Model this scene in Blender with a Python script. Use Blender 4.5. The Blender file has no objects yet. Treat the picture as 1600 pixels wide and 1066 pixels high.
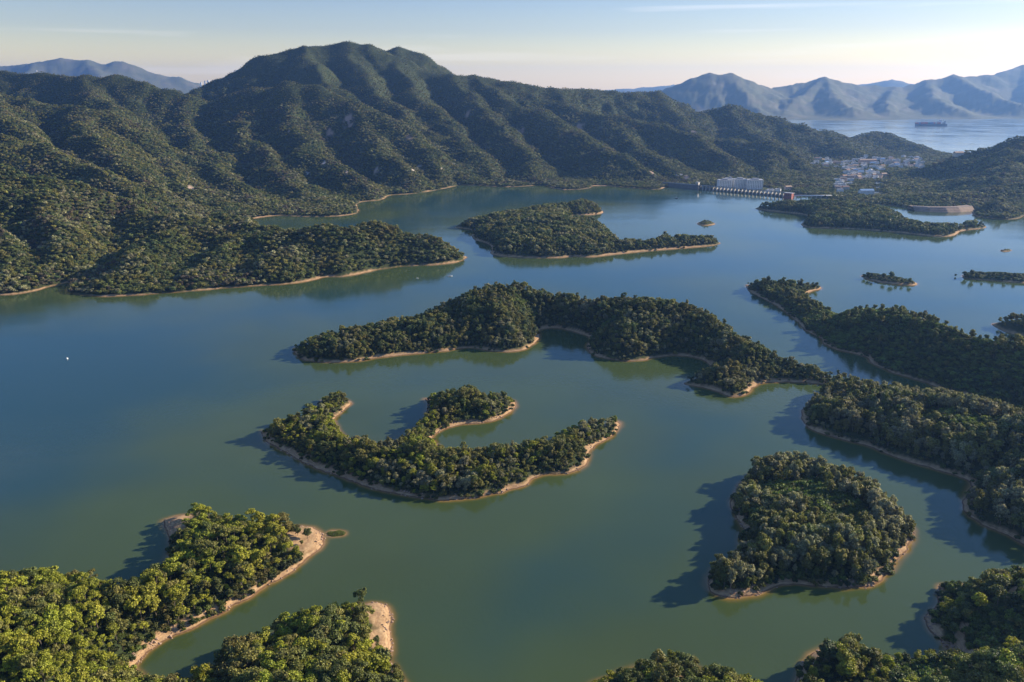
import bpy, math, random
import numpy as np
from mathutils import Vector

# ------------------------------------------------------------------ camera, sky, sun, exposure
S = bpy.context.scene
COL = S.collection
F, CAM_H = 1244.0, 250.0                      # focal length in photo pixels, metres above the reservoir
PIT = math.atan((533 - 140) / F)
cd = bpy.data.cameras.new('camera'); cam = bpy.data.objects.new('camera', cd); COL.objects.link(cam)
cam.location = (0, 0, CAM_H); cam.rotation_euler = (math.radians(90) - PIT, 0, 0)
cd.sensor_width = 36; cd.lens = 36 * F / 1600; cd.clip_start = 1; cd.clip_end = 90000
S.camera = cam
SUN_AZ, SUN_EL = math.radians(72), math.radians(21)
W = bpy.data.worlds.new('World'); S.world = W; W.use_nodes = True
nt = W.node_tree; nt.nodes.clear()
sky = nt.nodes.new('ShaderNodeTexSky'); sky.sky_type = 'NISHITA'; sky.sun_disc = False
sky.sun_elevation = SUN_EL; sky.sun_rotation = SUN_AZ; sky.altitude = 200
sky.air_density = 1.25; sky.dust_density = .6; sky.ozone_density = 2.2
bg = nt.nodes.new('ShaderNodeBackground'); bg.inputs[1].default_value = 0.096
wo = nt.nodes.new('ShaderNodeOutputWorld')
# thin high cirrus, low over the horizon
tc = nt.nodes.new('ShaderNodeTexCoord'); mp = nt.nodes.new('ShaderNodeMapping')
mp.inputs['Scale'].default_value = (1.6, 1.6, 34)
ns = nt.nodes.new('ShaderNodeTexNoise'); ns.inputs['Scale'].default_value = 1.3; ns.inputs['Detail'].default_value = 5; ns.inputs['Distortion'].default_value = .4
cr = nt.nodes.new('ShaderNodeValToRGB'); cr.color_ramp.elements[0].position = .56; cr.color_ramp.elements[1].position = .80
cr.color_ramp.elements[1].color = (.42, .42, .42, 1)
mx = nt.nodes.new('ShaderNodeMixRGB'); mx.inputs[2].default_value = (8.3, 7.6, 7.2, 1)
L = nt.links.new
L(tc.outputs['Generated'], mp.inputs[0]); L(mp.outputs[0], ns.inputs[0]); L(ns.outputs[0], cr.inputs[0])
# warm dusty air along the horizon, clear blue above it
sx = nt.nodes.new('ShaderNodeSeparateXYZ'); L(tc.outputs['Generated'], sx.inputs[0])
tr = nt.nodes.new('ShaderNodeValToRGB'); e = tr.color_ramp.elements; e[0].position = 0; e[0].color = (1.45, 1.28, .92, 1); e[1].position = 1; e[1].color = (.50, .68, .92, 1)
for p_, c_ in ((.03, (1.14, 1.0, .78)), (.065, (.72, .71, .82)), (.105, (.55, .59, .80)), (.2, (.36, .52, .86)), (.4, (.35, .55, .92))):
    q_ = e.new(p_); q_.color = (*c_, 1)
L(sx.outputs['Z'], tr.inputs[0])
ml = nt.nodes.new('ShaderNodeMixRGB'); ml.blend_type = 'MULTIPLY'; ml.inputs[0].default_value = 1; L(sky.outputs[0], ml.inputs[1]); L(tr.outputs[0], ml.inputs[2])
L(cr.outputs[0], mx.inputs[0]); L(ml.outputs[0], mx.inputs[1]); L(mx.outputs[0], bg.inputs[0]); L(bg.outputs[0], wo.inputs[0])
sl = bpy.data.lights.new('sun', 'SUN'); sl.energy = 5.0; sl.angle = math.radians(.55); sl.color = (1.0, .86, .65)
so = bpy.data.objects.new('sun', sl); COL.objects.link(so)
sd = Vector((math.sin(SUN_AZ) * math.cos(SUN_EL), math.cos(SUN_AZ) * math.cos(SUN_EL), math.sin(SUN_EL)))
so.rotation_euler = sd.to_track_quat('Z', 'Y').to_euler(); so.location = (0, 0, 900)
S.view_settings.view_transform = 'Standard'; S.view_settings.look = 'None'
S.view_settings.exposure = 1.05; S.view_settings.gamma = 1; S.view_settings.use_curve_mapping = False
S.cycles.volume_bounces = 0; S.cycles.max_bounces = 6; S.cycles.diffuse_bounces = 2; S.cycles.glossy_bounces = 2
S.cycles.transparent_max_bounces = 8; S.cycles.transmission_bounces = 2

rng = np.random.default_rng(7); random.seed(7)

# ------------------------------------------------------------------ surveying: a photo pixel and a height or depth give a point
CP, SP = math.cos(PIT), math.sin(PIT)
def ray(px, py):
    b = (533 - py) / F
    return (px - 800) / F, CP + b * SP, -SP + b * CP
def at_z(px, py, z=0.0):
    r = ray(px, py); t = (z - CAM_H) / r[2]
    return r[0] * t, r[1] * t
def at_y(px, py, Y):
    r = ray(px, py); t = Y / r[1]
    return r[0] * t, Y, CAM_H + r[2] * t

# ------------------------------------------------------------------ noise
_t = np.random.default_rng(3)
PERM = _t.permutation(256); PERM = np.concatenate([PERM, PERM])
_a = _t.random(256) * 2 * np.pi; GX, GY = np.cos(_a), np.sin(_a)
def perlin(x, y):
    xi = np.floor(x).astype(int); yi = np.floor(y).astype(int)
    xf, yf = x - xi, y - yi
    u, v = xf ** 3 * (xf * (xf * 6 - 15) + 10), yf ** 3 * (yf * (yf * 6 - 15) + 10)
    def g(i, j):
        h = PERM[(PERM[(xi + i) & 255] + yi + j) & 255]
        return GX[h] * (xf - i) + GY[h] * (yf - j)
    a, b, c, d = g(0, 0), g(1, 0), g(0, 1), g(1, 1)
    return 1.5 * ((a * (1 - u) + b * u) * (1 - v) + (c * (1 - u) + d * u) * v)
def fbm(x, y, sc, o=4, k=.5):
    r = 0; a = 1.0; x = x / sc + 31.7; y = y / sc + 77.1
    for i in range(o):
        r = r + a * perlin(x, y); x = x * 2.03 + 5.1; y = y * 2.03 + 9.7; a *= k
    return r
def sstep(a, b, x):
    t = np.clip((x - a) / (b - a), 0, 1); return t * t * (3 - 2 * t)

# ------------------------------------------------------------------ outlines
def smooth_poly(p, it=2):
    p = np.array(p, float)
    for _ in range(it):
        q = np.roll(p, -1, 0)
        p = np.stack([p * .75 + q * .25, p * .25 + q * .75], 1).reshape(-1, 2)
    return p
def sdf(poly, x, y):
    """distance to the outline, positive inside"""
    a = poly; b = np.roll(poly, -1, 0); out = np.empty(x.shape)
    e = b - a; el = (e ** 2).sum(1) + 1e-9
    for s in range(0, x.size, 20000):
        X = x[s:s + 20000, None]; Y = y[s:s + 20000, None]
        wx, wy = X - a[:, 0], Y - a[:, 1]
        t = np.clip((wx * e[:, 0] + wy * e[:, 1]) / el, 0, 1)
        d = np.sqrt(((wx - t * e[:, 0]) ** 2 + (wy - t * e[:, 1]) ** 2).min(1))
        c = ((a[:, 1] > Y) != (b[:, 1] > Y)) & (X < e[:, 0] * (Y - a[:, 1]) / np.where(e[:, 1] == 0, 1e-9, e[:, 1]) + a[:, 0])
        out[s:s + 20000] = np.where(c.sum(1) % 2 == 1, d, -d)
    return out

def pts(l):
    return [at_z(*q) for q in l]

class Land:
    """an island: outline of (px, py[, height of what is seen there]) and hill tops (px, py, ground height)"""
    def __init__(s, name, outline, tops, w=22., tree=9., rough=1.6, ring=None, extra=None, bank=.5):
        s.name = name; s.poly = smooth_poly(pts(outline)); s.w = w; s.rough = rough; s.bank = bank
        s.tops = [(*at_z(a, b, h + tree), h) for a, b, h in tops]
        s.box = (*s.poly.min(0), *s.poly.max(0))
    def sd(s, x, y):
        d = sdf(s.poly, x, y)
        return d + 1.5 * fbm(x, y, 16, 3) * np.clip(1 + d / 30, 0, 1)
    def height(s, x, y, d=None):
        if d is None: d = s.sd(x, y)
        n = np.zeros(x.shape); wt = np.zeros(x.shape)
        for tx, ty, h in s.tops:
            k = 1 / (((x - tx) ** 2 + (y - ty) ** 2) + 80) ** 1.25; n += k * h; wt += k
        T = n / wt
        di = np.maximum(d, 0)
        bank = np.where(d > 0, np.minimum(d * s.bank, 2.0 + .05 * d), d * .35)
        h = bank + T * (1 - np.exp(-(np.maximum(d - 4, 0) / s.w) ** 1.3))
        return np.maximum(h + s.rough * sstep(3, 25, di) * fbm(x, y, 32, 4) + .38 * fbm(x, y, 5, 3) * (d > .3), -2.5)

class Ridges:
    """the mainland hills: a shore outline and ridge lines of (px, py, depth)"""
    def __init__(s, poly, ridges, tree=8., slope=.55, gully=1.0, flat=3.0, gsc=240., K=9.):
        s.poly = poly; s.slope = slope; s.gully = gully; s.flat = flat; s.gsc = gsc; s.K = K
        seg = []
        for r in ridges:
            sl = slope
            if isinstance(r[-1], float): sl = r[-1]; r = r[:-1]
            q = [at_y(*p) for p in r]
            s0 = 1000. * len(seg)
            for a, b in zip(q[:-1], q[1:]):
                seg.append((a[0], a[1], a[2] - tree, b[0], b[1], b[2] - tree, sl, s0)); s0 += math.hypot(b[0] - a[0], b[1] - a[1])
        s.seg = np.array(seg); s.box = (*poly.min(0), *poly.max(0))
    def sd(s, x, y):
        d = sdf(s.poly, x, y)
        return d + 2.5 * fbm(x, y, 30, 3) * np.clip(1 + d / 40, 0, 1)
    def height(s, x, y, d=None):
        if d is None: d = s.sd(x, y)
        wx = x + 26 * fbm(x + 900, y, 170, 3); wy = y + 26 * fbm(x, y + 900, 170, 3)
        acc = np.zeros(x.shape); K = s.K; qm = np.full(x.shape, 1e9); cw = .34 * s.gsc * fbm(x + 300, y, s.gsc * 1.9, 3); gm = s.gully * (.8 + .9 * fbm(x, y + 500, s.gsc * 2.6, 2)).clip(.15, 1.7)
        for ax, ay, az, bx, by, bz, sl, s0 in s.seg:
            ex, ey = bx - ax, by - ay; el = math.hypot(ex, ey)
            t = np.clip(((wx - ax) * ex + (wy - ay) * ey) / (el * el), 0, 1)
            q = np.sqrt((wx - ax - t * ex) ** 2 + (wy - ay - t * ey) ** 2 + 100) - 10
            z = az + t * (bz - az) - sl * q; qm = np.minimum(qm, q)
            c = s0 + ((wx - ax) * ex + (wy - ay) * ey) / el + cw           # gullies run down from the crest and wander
            g = np.abs(perlin(c / s.gsc + .0011 * q, q / (s.gsc * 3) + s0 * .37)) + .6 * np.abs(perlin(c / s.gsc * 2.3 + .002 * q + 7, q / (s.gsc * 1.6)))
            z -= gm * np.minimum(np.maximum(q - 35, 0) * .28, 25 * s.gsc / 190) * sstep(.6, .0, g)
            acc += np.exp(np.clip(z / K, -30, 80))
        h = K * np.log(acc + np.exp(s.flat / K)); crest = sstep(25, 130, qm)
        h = h - s.gully * crest * sstep(20, 110, h) * 22 * s.gsc / 240 * sstep(.42, 0., np.abs(fbm(x + 50, y, s.gsc * .8, 3, .6)))
        h = h - s.gully * crest * sstep(30, 140, h) * 11 * sstep(.34, 0., np.abs(fbm(x, y + 50, s.gsc * .36, 2, .5)))
        h = h + sstep(8, 40, h) * (9 - 6 * sstep(120, 300, h)) * fbm(x, y, 70, 3)
        bank = np.where(d > 0, np.minimum(d * .5, 2.2) + np.maximum(d - 5, 0) * .75, d * .35)
        h = np.where(d > 0, -6 * np.log(np.exp(-h / 6) + np.exp(-bank / 6)), bank)
        h = np.where((d > 0) & (d < 10), np.maximum(h, np.minimum(d * .4, 1.6)), h)
        return np.maximum(h, -2.5)

# ------------------------------------------------------------------ the islands, from the water line and the tree line behind
T1 = 11
HEAD_A = Land('near_left', [(-260, 900, 14), (-100, 890, 14), (0, 886, 12), (60, 883, 12), (130, 884, 11), (200, 897, 10), (235, 888, 9), (262, 858, 8), (266, 838), (252, 822), (254, 811), (285, 805),
    (330, 808), (400, 819), (460, 822), (495, 827), (510, 838), (506, 854), (482, 873), (450, 897), (400, 928), (350, 957), (300, 981), (250, 1004), (222, 1026), (212, 1046), (235, 1068), (260, 1100), (300, 1230), (-300, 1300), (-500, 1100)],
    [(330, 850, 7), (250, 930, 11), (100, 960, 16), (0, 940, 14), (0, 1060, 30), (150, 1060, 20), (-150, 1000, 35), (420, 870, 4), (480, 850, 1), (290, 815, 1)], w=20)
HEAD_B = Land('near_bottom', [(130, 1100, 8), (215, 1062, 7), (300, 1050, 6), (335, 1022, 6), (400, 988, 7), (450, 962, 6), (510, 948, 6), (560, 938, 3), (590, 940), (606, 948), (613, 965), (611, 985), (616, 1003), (607, 1030), (614, 1045),
    (640, 1075), (680, 1150), (720, 1300), (300, 1350), (100, 1250)],
    [(450, 1010, 10), (540, 980, 7), (500, 1066, 14), (350, 1050, 8), (400, 1100, 14), (590, 1000, 1.5), (600, 960, 1)], w=16)
HILL_K = Land('near_middle', [(870, 1085, 6), (905, 1062, 6), (935, 1046, 6), (965, 1035, 7), (1000, 1018, 8), (1050, 1012, 9), (1092, 1020, 8), (1118, 1042, 6), (1165, 1058, 5), (1240, 1100, 5), (1250, 1250), (850, 1300)],
    [(1040, 1040, 16), (1000, 1066, 16), (1100, 1066, 10)], w=16)
HEAD_J = Land('near_right', [(1235, 1075), (1245, 1050), (1262, 1030), (1285, 1010), (1305, 1001, 3), (1330, 1000, 6), (1370, 1008, 8), (1410, 1016, 6), (1445, 1020, 4), (1478, 1018), (1472, 1003), (1456, 987), (1443, 970), (1443, 957), (1462, 945), (1470, 930), (1464, 918),
    (1480, 912), (1520, 903, 5), (1560, 886, 8), (1620, 878, 8), (1760, 880), (1950, 1100), (1700, 1400), (1240, 1300), (1210, 1130)],
    [(1320, 1030, 7), (1400, 1060, 10), (1520, 960, 16), (1590, 930, 18), (1600, 1040, 24), (1500, 1066, 14), (1480, 925, 3), (1280, 1040, 3)], w=18)
CRESCENT = Land('crescent', [(410, 680), (409, 668, 2), (413, 660, 8), (428, 650, 10), (470, 640, 9), (495, 626, 9), (498, 606, 11), (522, 599, 12), (545, 606, 11), (551, 621, 6), (548, 632), (538, 642), (526, 650), (523, 662), (528, 672), (545, 684, 5),
    (580, 688, 7), (610, 688, 8), (636, 676, 6), (644, 660, 8), (660, 646, 6), (670, 632), (663, 622), (668, 612, 8), (700, 602, T1), (745, 600, T1), (785, 610, T1), (801, 624), (807, 632), (802, 642), (788, 652), (762, 661), (725, 664), (700, 668), (684, 677),
    (674, 683), (690, 697, 7), (740, 699, 7), (800, 693, 8), (850, 682, 10), (875, 662, 10), (905, 655, 10), (940, 651, 10), (962, 655), (971, 665), (960, 680), (940, 692), (926, 699), (918, 706), (924, 714), (908, 735), (890, 740), (850, 741), (833, 748), (820, 761),
    (770, 774), (720, 782), (680, 782), (620, 773), (570, 760), (520, 742), (480, 725), (445, 708), (420, 694)],
    [(470, 660, 5), (560, 700, 8), (640, 705, 8), (720, 715, 7), (820, 710, 6), (900, 668, 7), (735, 620, 8), (522, 610, 4)], w=14)
MIDDLE = Land('long_middle', [(457, 538), (464, 562), (500, 567), (550, 567), (580, 561), (620, 556), (700, 549), (735, 543), (760, 548), (790, 551), (820, 548), (838, 536), (843, 525), (842, 514), (870, 513), (900, 519), (925, 528), (916, 540), (919, 550), (932, 558),
    (960, 564), (1000, 566), (1022, 559), (1060, 555), (1092, 560), (1113, 571), (1108, 582, 4), (1082, 592), (1064, 600), (1090, 604), (1120, 613), (1150, 623), (1168, 616), (1178, 604), (1198, 598), (1240, 597), (1290, 601), (1312, 606), (1345, 600), (1330, 582, 8), (1290, 575, 10),
    (1255, 563, 10), (1215, 548, 14), (1180, 522, 20), (1150, 497, 24), (1120, 482, 26), (1060, 474, 26), (1000, 466, 26), (930, 461, 26), (880, 452, 28), (820, 444, 30), (770, 444, 30), (735, 455, 24), (710, 468, 16), (690, 478, 12), (640, 491, 12), (560, 505, 12), (505, 514, T1), (465, 530, T1)],
    [(500, 525, 7), (600, 510, 9), (700, 490, 12), (760, 455, 30), (800, 440, 38), (870, 450, 32), (960, 462, 32), (1050, 470, 32), (1120, 478, 32), (1180, 525, 22), (1230, 560, 9), (1130, 590, 8), (960, 520, 20), (1290, 580, 3), (780, 510, 14), (1040, 520, 22)], w=24)
EAST_E = Land('east_near', [(1300, 601), (1262, 628, 5), (1252, 640), (1251, 655), (1262, 669), (1290, 681), (1340, 693), (1357, 697), (1400, 716), (1450, 731), (1500, 746), (1518, 753), (1512, 768), (1502, 785), (1510, 803), (1532, 820), (1566, 834), (1600, 853), (1700, 900), (1950, 900),
    (1850, 700, 10), (1700, 660, 14), (1600, 645, 14), (1540, 630, 12), (1480, 615, 12), (1420, 607, 12), (1350, 598, 10), (1320, 592, 10)],
    [(1300, 620, 5), (1400, 610, 10), (1500, 640, 16), (1600, 660, 20), (1450, 680, 9), (1600, 760, 10), (1560, 700, 14), (1800, 700, 30)], w=20)
EAST_F = Land('east_slope', [(1163, 443), (1170, 456), (1190, 466), (1215, 479), (1230, 491), (1249, 505), (1254, 516), (1283, 528), (1284, 536), (1300, 546), (1340, 554), (1357, 561), (1362, 570), (1400, 585), (1445, 598), (1480, 611), (1510, 619), (1560, 635), (1640, 655), (1800, 680), (2000, 650), (1900, 560, 30),
    (1700, 540, 30), (1600, 525, 36), (1545, 512, 32), (1495, 497, 32), (1460, 476, 32), (1425, 463, 28), (1370, 474, 22), (1320, 477, 16), (1280, 472, 10), (1264, 466), (1258, 460), (1266, 456), (1287, 451), (1278, 446), (1250, 443, 8), (1220, 435, 12), (1180, 435, 12)],
    [(1210, 436, 8), (1300, 476, 12), (1370, 470, 28), (1425, 458, 40), (1470, 478, 44), (1540, 508, 44), (1600, 520, 48), (1750, 540, 55), (1400, 520, 24), (1266, 455, 1)], w=38)
EAST_G = Land('east_far_point', [(1545, 505), (1560, 497, 6), (1580, 493, 8), (1620, 490, 12), (1750, 490, 14), (1750, 540), (1640, 535), (1570, 520)], [(1600, 495, 12), (1700, 500, 20)], w=20, tree=6)
ROUND_H = Land('round', [(1112, 893), (1104, 905), (1106, 920), (1119, 931), (1150, 936), (1190, 929), (1212, 918), (1240, 914), (1290, 918), (1330, 921), (1360, 917), (1385, 902), (1400, 880), (1418, 856), (1430, 838, 4), (1430, 808, 8), (1402, 772, 10), (1365, 745, 11), (1310, 724, 11), (1250, 708, 11), (1190, 712, 10),
    (1155, 735, 9), (1142, 770, 6), (1146, 800, 3), (1158, 818), (1163, 836), (1157, 853), (1150, 872), (1130, 884)],
    [(1280, 780, 9), (1350, 820, 8), (1240, 850, 7), (1150, 905, 2), (1200, 760, 7)], w=20)
MID_N = Land('mid_north', [(703, 355), (735, 359), (745, 362), (736, 368), (740, 375), (764, 381), (770, 390), (763, 398), (800, 403), (870, 404), (895, 401), (925, 403), (950, 399), (1000, 394), (1060, 389), (1120, 384), (1128, 380), (1115, 376, 2), (1085, 372, 6), (1050, 370, 7), (1040, 369), (1031, 366), (1036, 372, 2), (1000, 380, 7),
    (965, 374, 8), (948, 352, 6), (930, 346, 8), (900, 343, 10), (890, 336), (915, 337), (941, 334), (944, 326, 8), (935, 318, 9), (900, 316, 9), (882, 320, 10), (830, 322, 16), (780, 331, 14), (735, 340, 11), (712, 350, 7)],
    [(730, 345, 6), (780, 332, 10), (830, 322, 14), (870, 345, 20), (900, 360, 14), (820, 360, 15), (960, 380, 6), (1050, 375, 3), (915, 318, 12), (860, 385, 10)], w=24, tree=8)
ISLE_Q = Land('gate_islands', [(1172, 325), (1200, 330), (1235, 333), (1265, 337), (1262, 343), (1250, 350), (1258, 356), (1290, 357), (1330, 358), (1400, 363), (1440, 368), (1480, 371), (1496, 367), (1500, 361), (1540, 357), (1543, 351, 3), (1535, 347, 8), (1518, 344, 8), (1500, 349, 8), (1470, 351, 8), (1440, 349, 8), (1420, 341, 8), (1400, 331, 8), (1370, 322, 12), (1310, 318, 12), (1250, 317, 10), (1215, 321, 6)],
    [(1240, 318, 10), (1310, 314, 14), (1370, 320, 12), (1340, 342, 8), (1450, 357, 2), (1520, 352, 2)], w=24, tree=8)
ISLE_S = Land('tree_islet', [(1344, 431), (1352, 436), (1375, 442), (1410, 446), (1432, 447), (1433, 442), (1420, 439), (1400, 434), (1360, 429)], [(1385, 437, 2)], w=10, rough=.3, bank=.4)
ISLE_T = Land('east_islet', [(1500, 434), (1520, 437), (1560, 440), (1600, 443), (1640, 443), (1640, 434), (1590, 431), (1540, 428), (1505, 428)], [(1560, 432, 4)], w=14, rough=.5, bank=.4)
ISLE_P = Land('round_islet', [(1088, 350), (1095, 353), (1108, 353), (1118, 351), (1117, 348), (1105, 346), (1092, 347)], [(1104, 349, 2.5)], w=12, rough=.3, bank=.35)
ISLE_U = Land('rock_islet', [(1561, 392), (1568, 394), (1578, 393), (1583, 391), (1575, 390), (1565, 390)], [(1570, 391, 1.5)], w=8, rough=.2, bank=.35)
ISLE_V = Land('grass_islet', [(509, 834), (514, 839), (526, 840), (537, 837), (541, 832), (530, 830), (515, 830)], [(525, 835, .3)], w=8, rough=.15, bank=.25)
ISLANDS = [(HEAD_A, 1.5), (HEAD_B, 1.5), (HILL_K, 1.5), (HEAD_J, 1.5), (CRESCENT, 2.), (MIDDLE, 2.6), (EAST_E, 2.4), (EAST_F, 3.), (EAST_G, 4.), (ROUND_H, 1.6), (MID_N, 3.5), (ISLE_Q, 4.), (ISLE_S, 2.), (ISLE_T, 2.5), (ISLE_P, 2.5), (ISLE_U, 2.), (ISLE_V, .8)]

# the mainland shore, left to right, then round the back along the sea coast
shore = pts([(-1200, 520), (-500, 490), (-100, 465), (0, 462), (30, 460), (55, 455), (85, 447), (112, 440), (104, 457), (125, 461), (160, 464), (205, 463), (260, 458), (300, 456), (335, 452), (375, 449), (410, 446), (450, 445), (495, 438), (506, 433), (540, 433), (580, 424), (620, 417), (665, 415), (702, 413), (726, 407),
    (729, 402), (722, 395, 5), (700, 378, 10), (670, 366, 16), (630, 358, 20), (560, 358, 24), (500, 362, 22), (455, 366, 16), (420, 360, 16), (385, 352, 10), (370, 345, 3), (400, 341), (432, 337), (470, 339), (522, 339), (556, 335), (562, 329), (556, 320), (566, 315), (600, 313), (606, 305), (640, 304), (690, 296), (712, 291), (718, 289), (760, 291), (800, 293), (850, 289),
    (870, 297), (918, 296), (930, 289), (1000, 295), (1030, 297), (1046, 291), (1052, 288)]) \
    + [(x, y) for x, y, z in [at_y(1075, 290, 2190), at_y(1230, 300, 2040), at_y(1250, 305, 1990)]] + pts([(1300, 312), (1345, 318), (1400, 322), (1432, 328)]) \
    + pts([(1475, 326), (1520, 324), (1518, 338), (1560, 343), (1592, 343), (1604, 334), (1750, 340), (2200, 345)]) \
    + [(3200, 2500), (2400, 2900), at_z(1700, 246), at_z(1600, 246), at_z(1510, 248), at_z(1480, 240), at_z(1440, 236, 5), at_z(1380, 222, 15), (1500, 4300), (1150, 4550), (600, 4500), (0, 4700), (-1500, 4700), (-3400, 4200), (-4200, 2500)]
MAIN = Ridges(smooth_poly(shore, 1), [
    # far skyline of the main mountain and its eastern chain
    [(190, 178, 3100), (250, 163, 3150), (330, 135, 3250), (400, 86, 3300), (470, 72, 3350), (540, 65, 3400), (575, 68, 3400), (620, 88, 3350), (660, 108, 3300), (700, 115, 3250), (745, 116, 3250), (800, 126, 3200), (860, 137, 3200), (920, 137, 3300), (1000, 143, 3400), (1025, 143, 3400), (1060, 158, 3400), (1092, 178, 3350)],
    [(590, 78, 3650), (622, 72, 3650), (650, 84, 3650), (680, 108, 3650)],
    [(745, 116, 3350), (850, 140, 3400), (940, 137, 3600)],
    [(1080, 180, 3450), (1115, 172, 3450), (1143, 164, 3450), (1190, 179, 3400), (1250, 194, 3350), (1290, 206, 3350), (1330, 214, 3400)],
    [(1335, 216, 3450), (1366, 205, 3550), (1400, 209, 3500), (1430, 225, 3400), (1462, 239, 3250), .4],
    [(1143, 164, 3450), (1170, 200, 3200), (1230, 225, 3000), .45],
    [(1290, 206, 3350), (1320, 232, 3050), (1380, 243, 2950), (1400, 250, 2850), .4],
    # front ridge
    [(190, 188, 2800), (235, 178, 2800), (300, 163, 2800), (360, 148, 2800), (400, 138, 2780), (455, 127, 2750), (500, 134, 2700), (560, 163, 2600), (620, 192, 2480), (670, 235, 2330), (700, 268, 2230), (712, 286, 2180)],
    [(455, 127, 2750), (465, 180, 2500), (480, 225, 2300), (540, 265, 2080), (600, 305, 1880), .64],
    [(540, 160, 2620), (600, 230, 2300), (640, 270, 2120), (650, 295, 2030), .63],
    [(400, 138, 2780), (370, 200, 2450), (420, 240, 2200), (470, 290, 1950), (530, 325, 1740), .64],
    [(300, 163, 2800), (290, 200, 2500), (330, 240, 2200), (360, 290, 1900), (420, 332, 1680), .64],
    [(235, 178, 2800), (210, 215, 2300), (260, 250, 2050), (300, 290, 1800), (345, 325, 1650), .64],
    # spurs of the main mountain
    [(470, 72, 3350), (490, 100, 3100), (520, 130, 2900), .66],
    [(540, 65, 3400), (570, 115, 3080), (600, 150, 2850), (650, 190, 2600), .66],
    [(620, 88, 3350), (650, 140, 3000), (700, 190, 2700), (745, 240, 2400), (790, 286, 2220), .63],
    [(700, 115, 3250), (740, 150, 2980), (790, 200, 2650), (830, 250, 2380), (850, 285, 2230), .63],
    [(745, 120, 3200), (800, 158, 2950), (850, 172, 2850), (912, 208, 2600), (960, 238, 2420), (1005, 262, 2300), (1030, 288, 2210), .63],
    [(860, 137, 3200), (880, 160, 3080), (950, 180, 2950), (1030, 192, 2850), (1090, 215, 2700), (1130, 243, 2520), (1150, 268, 2380), .55],
    [(950, 180, 2950), (990, 220, 2620), (1040, 250, 2420), (1080, 275, 2280), .55],
    [(1025, 143, 3400), (1060, 180, 3200), (1085, 205, 3000), (1095, 214, 2900), .63],
    [(1095, 214, 2950), (1150, 217, 2900), (1200, 223, 2820), (1250, 245, 2620), (1285, 270, 2430), (1300, 292, 2300), .64],
    [(1200, 223, 2820), (1210, 255, 2480), (1205, 275, 2300), .64],
    # left background
    [(-400, 90, 3000), (-100, 108, 3000), (0, 109, 3000), (60, 112, 2950), (130, 117, 2900), (180, 117, 2850), (230, 127, 2800), (290, 146, 2750), .64],
    [(-500, 120, 2300), (-100, 140, 2350), (0, 148, 2350), (60, 155, 2300), (124, 168, 2250), (183, 183, 2200), (215, 200, 2150), .64],
    [(130, 117, 2900), (150, 150, 2550), (183, 183, 2200), .64],
    [(-500, 150, 1700), (-100, 195, 1750), (0, 212, 1750), (60, 235, 1720), (110, 253, 1680), (170, 275, 1620), (215, 300, 1560), (245, 325, 1500), .64],
    [(0, 148, 2350), (20, 190, 1950), (60, 235, 1720), .64],
    [(124, 168, 2250), (150, 210, 1950), (190, 250, 1780), (240, 290, 1650), .64],
    # the headland and the slope above it
    [(-700, 190, 1200), (-300, 215, 1300), (-100, 240, 1320), (0, 268, 1320), (100, 290, 1340), (200, 315, 1350), (250, 332, 1320), (330, 341, 1285), (400, 351, 1240), (450, 358, 1205), (500, 354, 1205), (560, 348, 1200), (620, 344, 1200), (660, 350, 1170), (690, 365, 1135), (710, 385, 1095), .66],
    [(-100, 240, 1320), (-60, 330, 1170), (10, 420, 1050), .64],
    [(60, 280, 1330), (90, 350, 1180), (70, 420, 1060), .64],
    [(330, 341, 1285), (260, 368, 1180), (205, 396, 1085), (165, 430, 1025), .7],
    [(400, 351, 1240), (350, 388, 1135), (320, 428, 1040), .7],
    [(500, 354, 1205), (455, 395, 1110), (430, 425, 1050), .7],
    [(580, 347, 1200), (560, 378, 1130), (520, 410, 1065), .7],
    [(650, 349, 1180), (640, 380, 1110), (620, 402, 1075), .7],
    # right hill and the small hills round the valley
    [(1372, 290, 2450), (1405, 275, 2440), (1440, 262, 2420), (1510, 241, 2350), (1600, 217, 2300), (1750, 180, 2250), (2000, 130, 2200), .45],
    [(1600, 217, 2300), (1570, 260, 2050), (1560, 290, 1900), .4],
    [(1530, 318, 1700), (1560, 314, 1700), (1590, 322, 1690), .64],
    [(1440, 303, 1850), (1500, 302, 1870), (1560, 295, 1900), (1700, 280, 1900), .35],
    [(1210, 290, 2180), (1250, 283, 2250), (1290, 290, 2200), .4],
])

# tree-free scars on the hills: (px, py, depth, radius, whiteness)
SCARS = []
def scar(px, py, r, wht=0., Y=None):
    """find where the ray meets the mainland and clear a patch there"""
    Ys = np.linspace(1000, 3700, 900); P3 = np.array([at_y(px, py, q) for q in Ys])
    h = MAIN.height(P3[:, 0], P3[:, 1]) + 2
    k = np.argmax(h > P3[:, 2])
    SCARS.append((P3[k, 0], P3[k, 1], r * .62, wht)); return P3[k, 0], P3[k, 1]
for q in [(515, 208, 16, .1), (545, 188, 22, .15), (548, 196, 14, .1), (507, 255, 9, .7), (482, 272, 9, .8), (540, 268, 7, .5), (588, 267, 10, .3), (645, 266, 8, .8), (660, 264, 6, .9), (690, 263, 7, .6), (710, 258, 9, .8), (655, 258, 6, .6),
          (257, 276, 8, .3), (300, 278, 8, .7), (315, 279, 7, .7), (100, 240, 12, .1), (640, 215, 14, .1), (905, 197, 22, .15), (915, 208, 20, .1), (1060, 272, 14, .9), (1072, 277, 14, .2), (1085, 205, 20, .2), (1020, 268, 12, .1), (815, 205, 18, .05),
          (730, 178, 16, .1), (1285, 265, 16, .1), (300, 294, 12, .2), (275, 440, 10, .0), (452, 205, 5, .6), (750, 265, 7, .6), (770, 262, 6, .4)]:
    scar(*q)
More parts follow.
